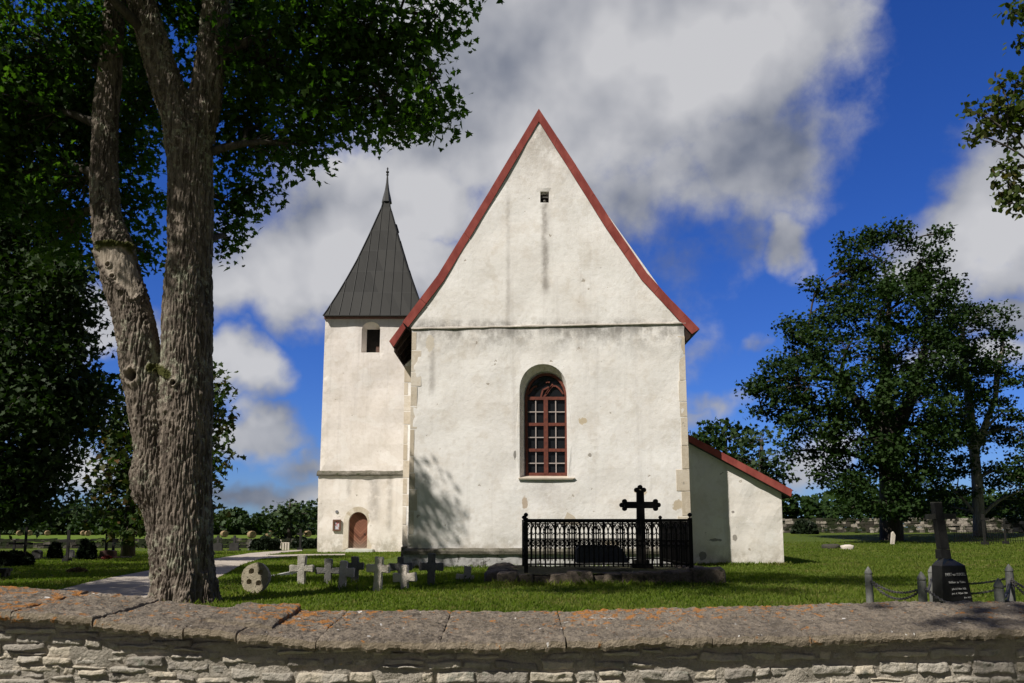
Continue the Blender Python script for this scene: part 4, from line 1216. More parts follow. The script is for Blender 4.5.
o = mb.build('wheel_cross', GW, loc=(c.x, Yw, 0), rough=.008, rscale=12); tag(o, 'round wheel-shaped stone cross with four carved hollows, tilted in the grass', 'stone cross', 'old stone crosses beside the church')
mb = MB(); A, B = on_ground(270, 577.5), on_ground(289, 575); mb.hexa([(A.x, A.y, 0), (B.x, A.y + .1, 0), (B.x + .1, B.y + .5, 0), (A.x + .2, B.y + .4, 0), (A.x, A.y, .07), (B.x, A.y + .1, .08), (B.x + .1, B.y + .5, .12), (A.x + .2, B.y + .4, .1)])
tag(mb.build('grave_slab', rock_mat('pale_slab', [(.40, .39, .37), (.50, .49, .47)], 4), loc=(A.x, A.y, 0), bevel=.015), 'pale flat grave slab lying between the wheel-shaped stone and a cross', 'grave slab')

# ================================================================== MONUMENT WITH CHAINS ON THE RIGHT
BG = plain_mat('black_granite', (.008, .008, .008), (.014, .014, .0135), 20, .5, .05, spec=.18)
LICH = rock_mat('lichened_granite', [(.018, .018, .016), (.035, .035, .03), (.06, .06, .05)], 8, .4, .01)  # mottled grey, a little paler than the block
YM = 11.0; sM = YM / F
mon = empty('grave_monument', (P(951, 598, YM).x, YM, 0), 'black granite grave monument with inscription and a leaning cross on top', 'monument')
def MP(px, py, dy=0.0):
    v = P(px, py, YM); return Vector((v.x, YM + dy, v.z))
zg = -.2
# block: four-sided, front face and left side visible
bl = [MP(934.5, 606), MP(945, 608), MP(974, 606)]
def sec(pl, pc, pr, py, dl=.24, dr=.02):
    a, b_, c_ = P(pl, py, YM + dl), P(pc, py, YM - .05), P(pr, py, YM + .12)
    return [Vector((a.x, YM + dl, b_.z)), Vector((b_.x, YM - .05, b_.z)), Vector((c_.x, YM + .12, b_.z)), Vector((c_.x - (b_.x - a.x), YM + .42, b_.z))]
mb = MB()
secs = [sec(933.2, 943.5, 976, 616), sec(931.6, 942, 965.2, 566)]
top = sec(940.5, 944.5, 951.5, 558.5); top = [v + Vector((.03, .08, 0)) for v in top]
secs.append(top)
for sct in secs: mb.v += [tuple(v) for v in sct]
for a in range(2):
    for i in range(4):
        j = (i + 1) % 4; mb.f.append((a * 4 + i, a * 4 + j, a * 4 + 4 + j, a * 4 + 4 + i))
mb.f += [(0, 3, 2, 1), (8, 9, 10, 11)]
blk = mb.build('block', BG, mon, bevel=.006)
mb = MB()
def leanbox(pxa, pya, pxb, pyb, wa, wb, y, d):
    a, b_ = P(pxa, pya, y - d), P(pxb, pyb, y - d)
    mb.hexa([(a.x - wa / 2, y - d, a.z), (a.x + wa / 2, y - d, a.z), (a.x + wa / 2, y + d, a.z), (a.x - wa / 2, y + d, a.z), (b_.x - wb / 2, y - d * .95, b_.z), (b_.x + wb / 2, y - d * .95, b_.z), (b_.x + wb / 2, y + d * .95, b_.z), (b_.x - wb / 2, y + d * .95, b_.z)])
leanbox(946.5, 559, 945.5, 549.5, .145, .135, YM + .18, .075)
leanbox(945.5, 549.3, 938.3, 503, .125, .105, YM + .18, .06)
mb.build('shaft', BG, mon, bevel=.004)
mb = MB(); leanbox(938.3, 503.1, 938.2, 501.8, .107, .10, YM + .18, .06); mb.build('shaft_cap', LICH, mon)
mb = MB(); a, b_ = P(926.5, 516.8, YM + .18), P(954.5, 516.3, YM + .18); mb.bar((a.x, YM + .181, a.z), (b_.x, YM + .181, b_.z), .09, .075); mb.build('cross_arm', LICH, mon)
# inscription, raised pale letters following the leaning front face
PAINT = plain_mat('faded_letter_paint', (.42, .42, .40), (.30, .30, .28), 60, .7, 0)
f0, f1, f2, f3 = secs[0][1], secs[0][2], secs[1][2], secs[1][1]
LIFT = 0.004
def text(body, u0, u1, v, size):
    cu = bpy.data.curves.new('inscription', 'FONT'); cu.body = body; cu.size = size; cu.extrude = .001
    o = bpy.data.objects.new('inscription', cu); COL.objects.link(o)
    dg = bpy.context.evaluated_depsgraph_get(); me = bpy.data.meshes.new_from_object(o.evaluated_get(dg)); bpy.data.objects.remove(o)
    co = np.array([v_.co[:] for v_ in me.vertices]); w_ = co[:, 0].max() - co[:, 0].min(); x0_ = co[:, 0].min()
    fx = (f2 - f3).normalized(); nrmv = (f1 - f0).cross(f3 - f0).normalized()
    L = (f1 - f0).length
    for v_ in me.vertices:
        u = u0 + (v_.co.x - x0_) / w_ * (u1 - u0); vv = v + v_.co.y / (f3.z - f0.z)
        q = (f0 * (1 - u) + f1 * u) * (1 - vv) + (f3 * (1 - u) + f2 * u) * vv
        v_.co = q + nrmv * (LIFT + v_.co.z)
    link('inscription', me, PAINT, mon)
for body_, u0, u1, v, sz in (('EVERT von KURSELL', .12, .93, .795, .058), ('Erbherr zu Thalen', .24, .86, .645, .042), ('geb. d. 5 Nov. 1836', .33, .84, .515, .034), ('gest. d. 19 Juni 1908', .31, .86, .425, .034), ('Jes. 43,1', .72, .95, .34, .026)):
    text(body_, u0, u1, v, sz)
# chain enclosure
GP = rock_mat('granite_post', [(.085, .085, .078), (.14, .14, .13), (.20, .20, .185)], 14, .4, .006)
CH = plain_mat('chain_iron', (.10, .095, .09), (.05, .047, .045), 30, .55, .1)
enc = empty('chain_fence', (P(950, 600, 10.5).x, 10.6, 0), 'low grey stone posts linked by sagging iron chains around the black monument', 'chain fence')
posts = {}
for key, px, top, Yp, wpx in (('a', 868, 566.5, 11.6, 7), ('b', 921, 571.5, 10.2, 8), ('c', 930.8, 566, 12.6, 6), ('d', 998, 578, 8.9, 9), ('e', 1008.5, 564, 11.2, 7.2), ('f', 1062, 570, 9.6, 8.5)):
    v = P(px, top, Yp); r = wpx * Yp / F / 2
    mb = MB(); mb.lathe((v.x, Yp, v.z), [(-(v.z + .2), r * 1.06), (-.12, r), (-.115, r * .9), (-.105, r * .9), (-.10, r * 1.04), (-.085, r * 1.04), (-.06, r * .85), (-.03, r * .5), (0, r * .12)], 14)
    mb.build('post', GP, enc, smooth=False)
    posts[key] = Vector((v.x, Yp, v.z)), r
def chain(a, b_, za, zb, sag, fa=None):
    A, B = posts[a][0].copy(), posts[b_][0].copy(); A.z -= za; B.z -= zb
    d = (B - A); dn = Vector((d.x, d.y, 0)).normalized(); A += dn * posts[a][1]; B -= dn * posts[b_][1]
    N = 60
    pts = [A.lerp(B, t) - Vector((0, 0, 4 * sag * t * (1 - t))) for t in np.linspace(0, 1, N)]
    cum = [0]
    for i in range(N - 1): cum.append(cum[-1] + (pts[i + 1] - pts[i]).length)
    step = .036; n = int(cum[-1] / step); mb = MB()
    for i in range(n):
        s_ = (i + .5) * cum[-1] / n; j = max(q for q in range(N) if cum[q] <= s_); j = min(j, N - 2)
        t = (s_ - cum[j]) / max(1e-6, cum[j + 1] - cum[j]); c = pts[j].lerp(pts[j + 1], t); ax = (pts[j + 1] - pts[j]).normalized()
        side = ax.cross(Vector((0, 0, 1))).normalized(); up = side.cross(ax)
        w_ = side * .7 + up * .7 if i % 2 else side * .7 - up * .7
        mb.tube([c + ax * (.027 * math.cos(q)) + w_ * (.015 * math.sin(q)) for q in np.linspace(0, 2 * math.pi, 9)], .0062, 4, cap=False)
    mb.build('chain', CH, enc)
chain('a', 'b', .19, .22, .10); chain('a', 'b', .20, .24, .17); chain('b', 'd', .20, .28, .14)
chain('b', 'c', .22, .17, .10); chain('c', 'e', .22, .20, .06); chain('c', 'e', .30, .30, .11); chain('d', 'e', .22, .22, .08); chain('d', 'e', .24, .24, .16)
chain('e', 'f', .20, .22, .10); chain('e', 'f', .22, .24, .18); chain('d', 'f', .24, .2, .1)

# ================================================================== TREES
LEAF_MAPLE = leaf_mat('maple_leaf', (.016, .038, .007), (.036, .076, .013), (.078, .13, .022), trans=.48, patch=.9)
LEAF_DARK = leaf_mat('chestnut_leaf', (.012, .026, .006), (.020, .040, .009), (.030, .052, .012), trans=.18, patch=.6)
LEAF_BROWN = leaf_mat('rusty_chestnut_leaf', (.022, .042, .010), (.034, .058, .014), (.060, .062, .018), trans=.22, patch=.6, tip=(.12, .065, .025))
LEAF_LIME = leaf_mat('lime_leaf', (.012, .027, .007), (.021, .042, .010), (.034, .058, .013), trans=.15, patch=.35, spec=.08)
LEAF_FAR = leaf_mat('far_leaf', (.022, .042, .016), (.034, .058, .020), (.050, .074, .024), trans=.15, patch=.12)
BARK = bark_mat('maple_bark', (.062, .049, .039), (.215, .18, .145), lichen=(.29, .29, .215), amt=.56)
BARK_GREY = bark_mat('grey_bark', (.14, .125, .105), (.27, .25, .22), lichen=(.32, .33, .27), amt=.62)
BARK_DARK = bark_mat('dark_bark', (.045, .038, .032), (.085, .075, .062))
BARE = bark_mat('bare_wood', (.20, .165, .125), (.33, .285, .23), furrow=.5)

def tree(label, base, stems, lobes, leafmat, barkmat, size, per, spread, tmpl=MAPLE, twig=.018, limb=.09, name='tree', group=None, up=.9, droop=.2, flat=.6, hollow=.5, custom_trunk=None, nseg=7, nstem=10):
    root = empty(name, base, label, 'tree', group)
    mb, pos = grow(stems, lobes, per, spread, twig, limb, flat, hollow, nseg)
    if custom_trunk is None: stem_tubes(mb, stems, nstem)
    mb.build('trunk' if custom_trunk is None else 'limbs', barkmat, root, smooth=True)
    print('LEAVES', name, len(pos))
    c = leaves('crown', pos, size, tmpl, up=up, droop=droop)
    link('crown', c, leafmat, root)
    return root, pos

# ---- the big double-stemmed maple in front
YB1 = 13.6
def bp(px, py, dy=0): return P(px, py, YB1 + dy)
sc = YB1 / F
def stempath(lst): return [(bp(x, y, dy), r * sc) for (x, y, r, dy) in lst]
st_right = stempath([(187, 660, 34, .1), (185, 620, 32, .1), (184, 590, 30.5, .05), (183, 550, 28.5, 0), (184, 500, 27, 0), (185, 450, 26.5, 0), (186, 400, 26, 0), (187, 350, 25.5, 0), (188, 300, 24.5, 0), (190, 250, 23.5, 0), (191, 200, 23, 0), (190, 160, 24, 0), (187, 130, 25, 0)])
st_left = stempath([(176, 650, 21, -.05), (173, 600, 19.5, -.05), (169, 560, 18.5, -.1), (162, 510, 18.5, -.1), (156, 470, 18.5, -.1), (151, 430, 18.5, -.1), (146, 400, 19.5, -.08), (142, 375, 20.5, -.05), (138, 340, 20.5, -.05), (131, 310, 20.5, 0), (122, 280, 20.5, .05), (114, 250, 20, .1), (107, 215, 16, .15), (104, 180, 14.5, .2), (105, 130, 14, .3), (109, 80, 13, .4), (114, 20, 12, .5), (122, -60, 10, .6), (128, -160, 7, .7)])
st_bulge = stempath([(156, 512, 12, -.16), (148, 494, 15, -.2), (145, 474, 15, -.2), (147, 452, 12, -.18), (151, 430, 9, -.14)])
st_a = stempath([(190, 165, 21, 0), (180, 120, 18.5, -.05), (165, 80, 17.5, -.1), (152, 40, 16, -.15), (141, 0, 15, -.2), (128, -60, 13, -.3), (110, -150, 10, -.4), (95, -240, 6, -.5)])
st_b = stempath([(188, 165, 20, 0), (203, 110, 17.5, .05), (211, 60, 17, .1), (217, 10, 16, .2), (224, -60, 14, .3), (240, -150, 10, .4), (252, -240, 6, .4)])
bl_ = [
 (438, 16, 13.0, 26, 22), (415, 50, 13.2, 42, 36), (440, 100, 12.7, 18, 26), (415, 122, 12.9, 34, 26), (380, 95, 13.2, 44, 40), (345, 45, 13.4, 60, 48), (330, 110, 13.7, 55, 40),
 (300, 145, 14.0, 36, 30), (372, 20, 12.6, 50, 34), (275, 60, 14, 55, 60), (300, 15, 13.2, 60, 36), (250, 130, 14.6, 42, 46), (228, 205, 15.2, 20, 34), (225, 240, 15.4, 12, 20), (255, 185, 15, 20, 20), (245, 60, 15.2, 50, 60),
 (60, 50, 14.2, 74, 60), (20, 110, 14.2, 60, 56), (85, 40, 14.4, 44, 46), (60, 120, 14.8, 60, 50), (15, 180, 15, 50, 40), (70, 185, 14.6, 40, 38), (120, 150, 15.6, 38, 44), (65, 235, 15.8, 28, 28), (135, 215, 16.0, 28, 30), (140, 255, 16.2, 16, 22), (150, 90, 15.6, 50, 50), (-40, 60, 14, 60, 70), (-50, 170, 14.6, 60, 60), (190, 20, 15.2, 40, 26), (230, 10, 15.0, 46, 24), (160, -10, 15, 60, 30)]
lob = lobes_px(bl_, 58)
for c, r, n in [((-8.3, 11.2, 11.0), (2.0, 1.5, 1.1), 60), ((-7.4, 12.0, 12.4), (1.8, 1.4, 1.2), 50), ((-9.5, 11.6, 12.2), (2.6, 2.2, 1.6), 60), ((-6.4, 12.4, 14.2), (2.8, 2.2, 1.8), 70), ((-3.2, 13.0, 13.0), (2.6, 2.0, 1.6), 60), ((-1.6, 12.4, 11.6), (1.8, 1.6, 1.3), 50), ((-.6, 12.2, 13.2), (1.9, 1.4, 1.2), 50), ((.3, 11.4, 11.9), (1.5, 1.2, 1.0), 36), ((-5.3, 9.5, 11.8), (2.0, 1.1, 1.0), 34), ((-3.0, 9.3, 11.5), (1.6, 1.1, .9), 26), ((-6.9, 9.0, 12.4), (1.2, .8, .8), 14), ((-8, 15, 12.6), (2.6, 1.8, 1.6), 50), ((-4.6, 11.2, 11.8), (2.4, 1.6, 1.3), 50), ((-5.4, 13.6, 15.6), (2.0, 1.8, 1.4), 40)]:  # crown lobes above the frame, added for the shade they cast below
    lob.append((Vector(c), r, n))
stems = [st_right, st_left[8:], st_a, st_b]
root, posL = tree('big twin-stemmed maple rising behind the low foreground wall', bp(180, 610), stems, lob, LEAF_MAPLE, BARK_DARK, .128, 30, .25, MAPLE, twig=.014, limb=.10, name='maple_tree', custom_trunk=1, droop=.5, hollow=.35)
mb = MB()
for st in (st_right, st_left, st_bulge, st_a, st_b): mb.tube([p for p, r in st], [r for p, r in st], 20)
# root flare
for a in (-2.6, -1.9, -1.1, -.4, .5):
    c = bp(184, 605); d = Vector((math.cos(a), math.sin(a), 0))
    mb.tube([c + Vector((0, 0, .55)) + d * .34, c + Vector((0, 0, .1)) + d * .42, c + Vector((0, 0, -.3)) + d * .55], [.14, .17, .18], 10)
me = mb.mesh('trunk')
tmp = bpy.data.objects.new('tmp', me); COL.objects.link(tmp)
md = tmp.modifiers.new('r', 'REMESH'); md.mode = 'VOXEL'; md.voxel_size = .021
md2 = tmp.modifiers.new('s', 'SMOOTH'); md2.iterations = 10; md2.factor = .6
md3 = tmp.modifiers.new('d', 'SUBSURF'); md3.levels = 1; md3.render_levels = 1; md3.subdivision_type = 'SIMPLE'
dg = bpy.context.evaluated_depsgraph_get(); me2 = bpy.data.meshes.new_from_object(tmp.evaluated_get(dg)); bpy.data.objects.remove(tmp)
nv = len(me2.vertices)
co = np.empty(nv * 3); me2.vertices.foreach_get('co', co); co = co.reshape(-1, 3)
no = np.empty(nv * 3); me2.vertex_normals.foreach_get('vector', no); no = no.reshape(-1, 3)
hgt = np.empty(nv)
for i in range(nv):
    x, y, z = co[i]
    wz_ = .06 * noise.noise(Vector((x * 3, y * 3, z * 1.5)))
    q = Vector(((x + wz_) * 24, (y + wz_) * 24, z * 2.4))
    r1 = 1 - abs(noise.noise(q)) * 2
    r2 = noise.noise(Vector((x * 34, y * 34, z * 9)))
    big = noise.noise(Vector((x * 2, y * 2, z * 1.1)))
    lum = max(0, noise.noise(Vector((x * 16 + 3, y * 16, z * 13))) - .12) * (.5 + noise.noise(Vector((x, y, z * .8 + 4))))
    r3 = 1 - abs(noise.noise(Vector((x * 46, y * 46, z * 7)))) * 2
    hgt[i] = -.014 * max(r3, 0) ** 1.5 - .034 * max(r1, 0) ** 1.8 + .014 * r2 + .03 * big + .05 * max(lum, 0)
def seg_d(x, z, a, b):
    ax, az, bx, bz = a.x, a.z, b.x, b.z
    t = max(0, min(1, ((x - ax) * (bx - ax) + (z - az) * (bz - az)) / ((bx - ax) ** 2 + (bz - az) ** 2)))
    return math.hypot(x - ax - t * (bx - ax), z - az - t * (bz - az)), t
YFR = YB1 - .38
KN = [(P(131, 376, YFR), .125, .20), (P(174, 383, YFR), .06, .05), (P(104, 262, YFR), .05, .16), (P(109, 274, YFR), .045, .14)]
SC_A, SC_B = P(108, 246, YFR), P(130, 292, YFR)
MS = [(P(92, 242, YFR), P(126, 239, YFR), .07), (P(150, 366, YFR), P(168, 374, YFR), .10), (P(118, 240, YFR), P(136, 258, YFR), .05)]
wood = np.zeros(nv); mossv = np.zeros(nv); holev = np.zeros(nv)
for i in range(nv):
    x, y, z = co[i]
    if y > YB1 + .05 or z < 2.6 or z > 7.5: continue
    n1 = noise.noise(Vector((x * 6, y * 6, z * 6)))
    d, t = seg_d(x, z, SC_A, SC_B)
    wdt = .30 * (1 - t) ** .7 + .05 + .07 * n1
    if d < wdt and z < SC_A.z + .10 + .05 * n1:
        f = min(1, (wdt - d) / .05)
        hgt[i] = hgt[i] * (1 - f) + f * (-.035 + .012 * noise.noise(Vector((x * 30, y * 30, z * 3))) + .02 * noise.noise(Vector((x * 9, 1, z * 1.5)))); wood[i] = f
    elif d < wdt + .05: hgt[i] += .03
    for c, r, dep in KN:
        d = math.hypot(x - c.x, (z - c.z) * .95) * (1 + .2 * n1)
        if d < r * 2:
            ring = math.exp(-((d - r) / (r * .35)) ** 2)
            hgt[i] += .045 * ring * (r / .12) ** .5; wood[i] = max(wood[i], ring * .7)
            if d < r * .85: f = min(1, (r * .85 - d) / (r * .3)); hgt[i] -= dep * f; holev[i] = max(holev[i], f)
    for a, b_, r in MS:
        d, t = seg_d(x, z, a, b_)
        e = r * (1 + .6 * n1) - d
        if e > 0: f = min(1, e / .03); mossv[i] = max(mossv[i], f); hgt[i] += .03 * f + .012 * noise.noise(Vector((x * 40, y * 40, z * 40)))
co += no * hgt[:, None]
me2.vertices.foreach_set('co', co.ravel())
for nm_, arr in (('bare_wood', wood), ('moss', mossv), ('rot', holev)):
    at = me2.attributes.new(nm_, 'FLOAT', 'POINT'); at.data.foreach_set('value', arr.astype(np.float32))
k = NT(BARK.node_tree); pb = BARK.node_tree.nodes['Principled BSDF']
src = pb.inputs['Base Color'].links[0].from_socket
def att(nm_):
    a_ = k.add('ShaderNodeAttribute'); a_.attribute_name = nm_; return a_.outputs['Fac']
wn, _ = k.noise(k.scalev(k.pos(), (1, 1, .12)), 18, 5, .6)
c = k.mix(att('bare_wood'), src, k.mix(k.ramp(wn, .35, .65), (.21, .175, .135), (.36, .31, .25)))
c = k.mix(att('moss'), c, k.mix(wn, (.03, .035, .01), (.085, .085, .025)))
c = k.mix(att('rot'), c, (.03, .024, .018))  # darkness of the knot holes painted into the bark colour
k.l.new(c, pb.inputs['Base Color'])
link('trunk', me2, BARK, root, smooth=True)
# ivy-like moss hanging on the shaded right flank
# ---- dark chestnut on the left edge
def stemp(lst, Y): return [(P(x, y, Y), r * Y / F) for (x, y, r) in lst]
Y1 = 20.0
st1 = [stemp([(-14, 575, 11), (-8, 530, 8), (-6, 480, 7), (0, 400, 6.5), (5, 300, 5), (8, 180, 3)], Y1)]
l1 = [(-20, 300, 20, 60, 50), (35, 290, 19.6, 50, 40), (62, 275, 19, 26, 24), (75, 318, 20, 20, 18), (25, 345, 19.5, 60, 40), (55, 385, 19.5, 36, 28), (92, 385, 20.3, 18, 12), (82, 405, 20, 28, 20), (20, 410, 19.3, 56, 40), (62, 430, 19.8, 22, 20), (35, 460, 19.5, 30, 26), (10, 480, 19.5, 42, 30), (40, 495, 20, 16, 12), (-60, 380, 19.5, 60, 70), (-60, 480, 19.5, 60, 40), (15, 505, 19.6, 36, 14), (-10, 520, 19.8, 20, 8), (20, 230, 20, 60, 40), (-40, 200, 20, 60, 60)]
lob = lobes_px(l1, 78)
for c, r, n in [((-13.0, 19.8, 11.6), (2.6, 2.2, 1.6), 60), ((-11.6, 19.4, 12.4), (1.5, 1.6, 1.2), 40), ((-10.5, 19.7, 11.9), (1.0, 1.2, .9), 30), ((-10.0, 19.5, 13.4), (.5, .5, .8), 16)]: lob.append((Vector(c), r, n))
tree('nearly black chestnut tree at the edge of the churchyard, left of the twin-stemmed maple', P(-4, 575, Y1), st1, lob, LEAF_DARK, BARK_GREY, .15, 30, .32, MAPLE, twig=.015, limb=.10, name='chestnut_tree', droop=.5)
# ---- rusty chestnut seen behind the trunk
Y2_ = 31.0
st2 = [stemp([(128, 556, 7), (129, 530, 5.5), (132, 490, 5), (140, 450, 4), (150, 400, 3)], Y2_)]
l2 = [(112, 435, 31, 24, 26), (140, 410, 31, 30, 22), (160, 380, 31, 34, 20), (192, 385, 31.5, 26, 22), (206, 400, 31, 16, 22), (150, 460, 30.5, 44, 30), (205, 445, 31, 16, 24), (205, 475, 31, 22, 18), (190, 505, 31, 22, 18), (120, 480, 30.5, 26, 22), (150, 505, 30.5, 40, 20), (105, 505, 31, 18, 14), (130, 525, 30, 26, 12), (190, 430, 32, 30, 40)]
tree('chestnut with rusty brown leaves standing behind the twin-stemmed maple trunk', P(128, 556, Y2_), st2, lobes_px(l2, 22), LEAF_BROWN, BARK_DARK, .25, 20, .42, MAPLE, twig=.018, limb=.12, name='chestnut_tree', droop=.5)
# ---- small tree beside the tower
Y3 = 56.0
st3 = [stemp([(289, 548, 3), (289, 530, 2.2), (290, 510, 1.2), (290, 500, .5)], Y3)]
l3 = [(289, 506, Y3, 9, 7), (297, 505, Y3, 8, 5), (278, 513, Y3, 11, 7), (301, 513, Y3, 12, 6), (288, 520, Y3, 18, 8), (273, 526, Y3, 10, 7), (305, 525, Y3, 9, 7), (290, 532, Y3, 20, 8), (275, 536, Y3, 10, 6)]
tree('small bushy tree on the far side of the path beside the tower', P(289, 548, Y3), st3, lobes_px(l3, 14), LEAF_FAR, BARK_DARK, .28, 16, .35, SPRAY, twig=.02, limb=.06, name='tree')
# ---- big lime on the right
Y4 = 46.0
st4 = [stemp([(892, 556, 14), (892, 545, 11.5), (891, 520, 10.5), (890, 480, 10), (886, 430, 9), (885, 370, 5), (889, 310, 2.2), (884, 262, .8)], Y4),
       stemp([(891, 470, 8), (870, 420, 6), (840, 380, 4), (810, 350, 2)], Y4), stemp([(888, 450, 8), (910, 400, 6), (925, 350, 4)], Y4)]
l4 = [(818, 288, 46, 13, 8), (788, 330, 46, 13, 8), (757, 384, 46, 11, 8), (852, 240, 46, 11, 7), (936, 234, 46, 10, 5), (952, 288, 46, 10, 7), (762, 412, 46, 12, 7), (790, 452, 46, 12, 8), (888, 236, 46, 26, 14), (913, 241, 46, 20, 9), (868, 255, 46, 26, 20), (895, 275, 45, 34, 24), (918, 262, 46, 26, 18), (938, 292, 46, 20, 16), (842, 272, 46, 20, 14), (878, 232, 46.5, 18, 12), (850, 285, 46, 26, 20), (925, 280, 46, 22, 16), (838, 305, 46, 22, 18), (880, 310, 44, 44, 30), (930, 315, 46, 24, 24), (815, 330, 46, 28, 22), (797, 352, 46, 28, 22), (850, 345, 43.5, 44, 30), (905, 350, 44, 44, 30), (780, 378, 46, 26, 20), (770, 395, 46, 18, 16), (810, 385, 44, 44, 26), (860, 395, 43, 48, 30), (915, 400, 43.5, 46, 32), (790, 410, 46, 30, 18), (825, 425, 44.5, 44, 24), (870, 440, 43, 48, 28), (920, 445, 43.5, 44, 28), (810, 445, 46, 22, 14), (840, 460, 45, 34, 20), (880, 475, 43, 46, 22), (920, 485, 44, 34, 22), (858, 488, 43, 26, 16), (880, 503, 43, 34, 14), (852, 508, 42.6, 18, 10), (940, 345, 46.5, 24, 22), (945, 385, 46, 24, 22), (948, 425, 46, 26, 20), (905, 512, 44, 22, 10), (835, 480, 45, 18, 10)]
tree('huge dark green lime tree on the lawn right of the church', P(892, 550, Y4), st4, lobes_px(l4, 6.6), LEAF_LIME, BARK_DARK, .19, 74, .38, SPRAY, twig=.025, limb=.16, name='lime_tree', droop=.35, flat=.65, hollow=.45)
# ---- paler trunked tree to its right
Y5 = 50.0
st5 = [stemp([(980, 536, 6.5), (979, 520, 5.5), (977, 480, 5), (973, 440, 4.5), (968, 390, 3.5), (962, 330, 2)], Y5), stemp([(975, 450, 3.5), (995, 400, 2.5), (1003, 340, 1.4)], Y5)]
l5 = [(950, 310, 50, 26, 16), (985, 312, 50, 24, 14), (1002, 330, 50, 14, 14), (965, 335, 50, 34, 22), (998, 355, 50, 20, 18), (950, 365, 49, 34, 24), (985, 380, 49, 28, 20), (1012, 375, 50, 12, 12), (960, 405, 49, 38, 24), (1005, 410, 50, 24, 14), (1022, 432, 50, 24, 14), (950, 445, 49, 36, 22), (990, 440, 51, 24, 16), (945, 485, 50, 30, 20), (1005, 470, 50, 30, 20), (1030, 490, 50, 24, 24), (965, 515, 53, 20, 12), (1015, 510, 53, 26, 12), (1045, 450, 50, 24, 40), (925, 505, 52, 22, 16)]
tree('lime tree with a bare pale trunk beside the huge dark lime', P(980, 536, Y5), st5, lobes_px(l5, 7.5), LEAF_LIME, BARK_GREY, .19, 60, .40, SPRAY, twig=.025, limb=.14, name='lime_tree', droop=.25, flat=.45)
# ---- two trees behind the lean-to
Y6 = 70.0
l6 = [(722, 432, 70, 22, 10), (705, 442, 70, 14, 12), (740, 437, 70, 16, 10), (720, 455, 69, 30, 14), (735, 475, 69, 26, 14)]
tree('round dark tree showing above the lean-to roof', P(725, 540, Y6), [stemp([(725, 545, 5), (725, 480, 4), (725, 440, 2)], Y6)], lobes_px(l6, 7), LEAF_LIME, BARK_DARK, .40, 22, .6, SPRAY, twig=.03, limb=.15, name='tree', flat=.45)
l6 = [(762, 440, 66, 18, 14), (752, 460, 66, 22, 16), (772, 465, 66, 16, 12), (760, 482, 66, 26, 14), (778, 478, 66, 10, 6), (770, 500, 66, 20, 12)]
tree('looser pale tree between the lean-to roof and the huge dark lime', P(760, 540, Y6 - 4), [stemp([(760, 545, 4), (760, 480, 3), (762, 440, 1.5)], Y6 - 4)], lobes_px(l6, 5.5), LEAF_FAR, BARK_DARK, .38, 18, .6, SPRAY, twig=.03, limb=.12, name='tree', flat=.45)
# ---- tree whose tips hang in at the upper right
Y7 = 10.0
l7 = [(1012, 14, 10, 16, 6), (1030, 8, 10, 20, 8), (1022, 44, 10.2, 8, 4), (1040, 40, 10, 12, 6), (1000, 84, 10, 12, 5), (1018, 80, 10, 14, 7), (988, 104, 10, 10, 6), (968, 110, 10, 8, 5), (1006, 108, 10, 14, 10), (992, 124, 10, 14, 7), (978, 136, 10, 8, 5), (1012, 132, 10.1, 12, 14), (1022, 112, 10, 10, 14), (1014, 168, 10, 12, 10), (1000, 172, 10, 8, 6), (1012, 190, 10, 14, 10), (1020, 205, 10, 10, 8), (1008, 204, 10, 6, 8), (1060, 100, 10, 30, 60), (1070, 180, 10, 30, 40)]
lob = lobes_px(l7, 420)
for c, r, n in [((9.6, 10.2, 6.8), (1.5, 1.4, 1.2), 46), ((9.0, 10.4, 8.8), (1.4, 1.4, 1.2), 40), ((11, 11.5, 6.2), (1.8, 1.5, 1.3), 46), ((12.5, 10, 8), (1.6, 1.5, 1.4), 36), ((9.5, 10, 11), (2.2, 2, 2), 50), ((11, 10.5, 9), (2.4, 2, 2), 50), ((11.5, 11, 13), (2.4, 2, 1.8), 50), ((13, 11, 10.5), (2, 2, 2.2), 40)]: lob.append((Vector(c), r, n))
st7 = [[(Vector((11.2, 10.6, -.3)), .34), (Vector((11.1, 10.6, 3)), .28), (Vector((11, 10.5, 7)), .22), (Vector((11, 10.5, 12)), .08)],
       [(Vector((11, 10.5, 5.6)), .12), (P(1150, 80, 10.2), .07), (P(1060, 105, 10), .03), (P(1010, 110, 10), .012)], [(Vector((11, 10.5, 5.2)), .10), (P(1100, 150, 10.2), .05), (P(1040, 170, 10), .02)], [(Vector((11, 10.5, 6.5)), .10), (P(1100, 20, 10.2), .05), (P(1035, 15, 10), .015)]]
LEAF_TIP = leaf_mat('ash_leaf', (.030, .050, .010), (.050, .072, .016), (.080, .088, .022), trans=.25, patch=1.2, tip=(.12, .085, .03))
tree('tree whose olive branch tips hang down beside the huge lime and the sky', Vector((11.2, 10.6, -.1)), st7, lob, LEAF_TIP, BARK_DARK, .085, 13, .09, OVAL, twig=.006, limb=.05, name='ash_tree', droop=.9, flat=.8)
# dead twig
mb = MB(); A = P(1034, 56, 10); mb.tube([A, P(1010, 57, 10), P(1000, 60, 10), P(988, 62, 10)], [.012, .01, .006, .003], 5); mb.tube([P(1010, 57, 10), P(1000, 53, 10), P(996, 49, 10)], [.007, .004, .002], 4); mb.tube([P(1003, 59, 10), P(998, 56, 10)], [.004, .002], 4)
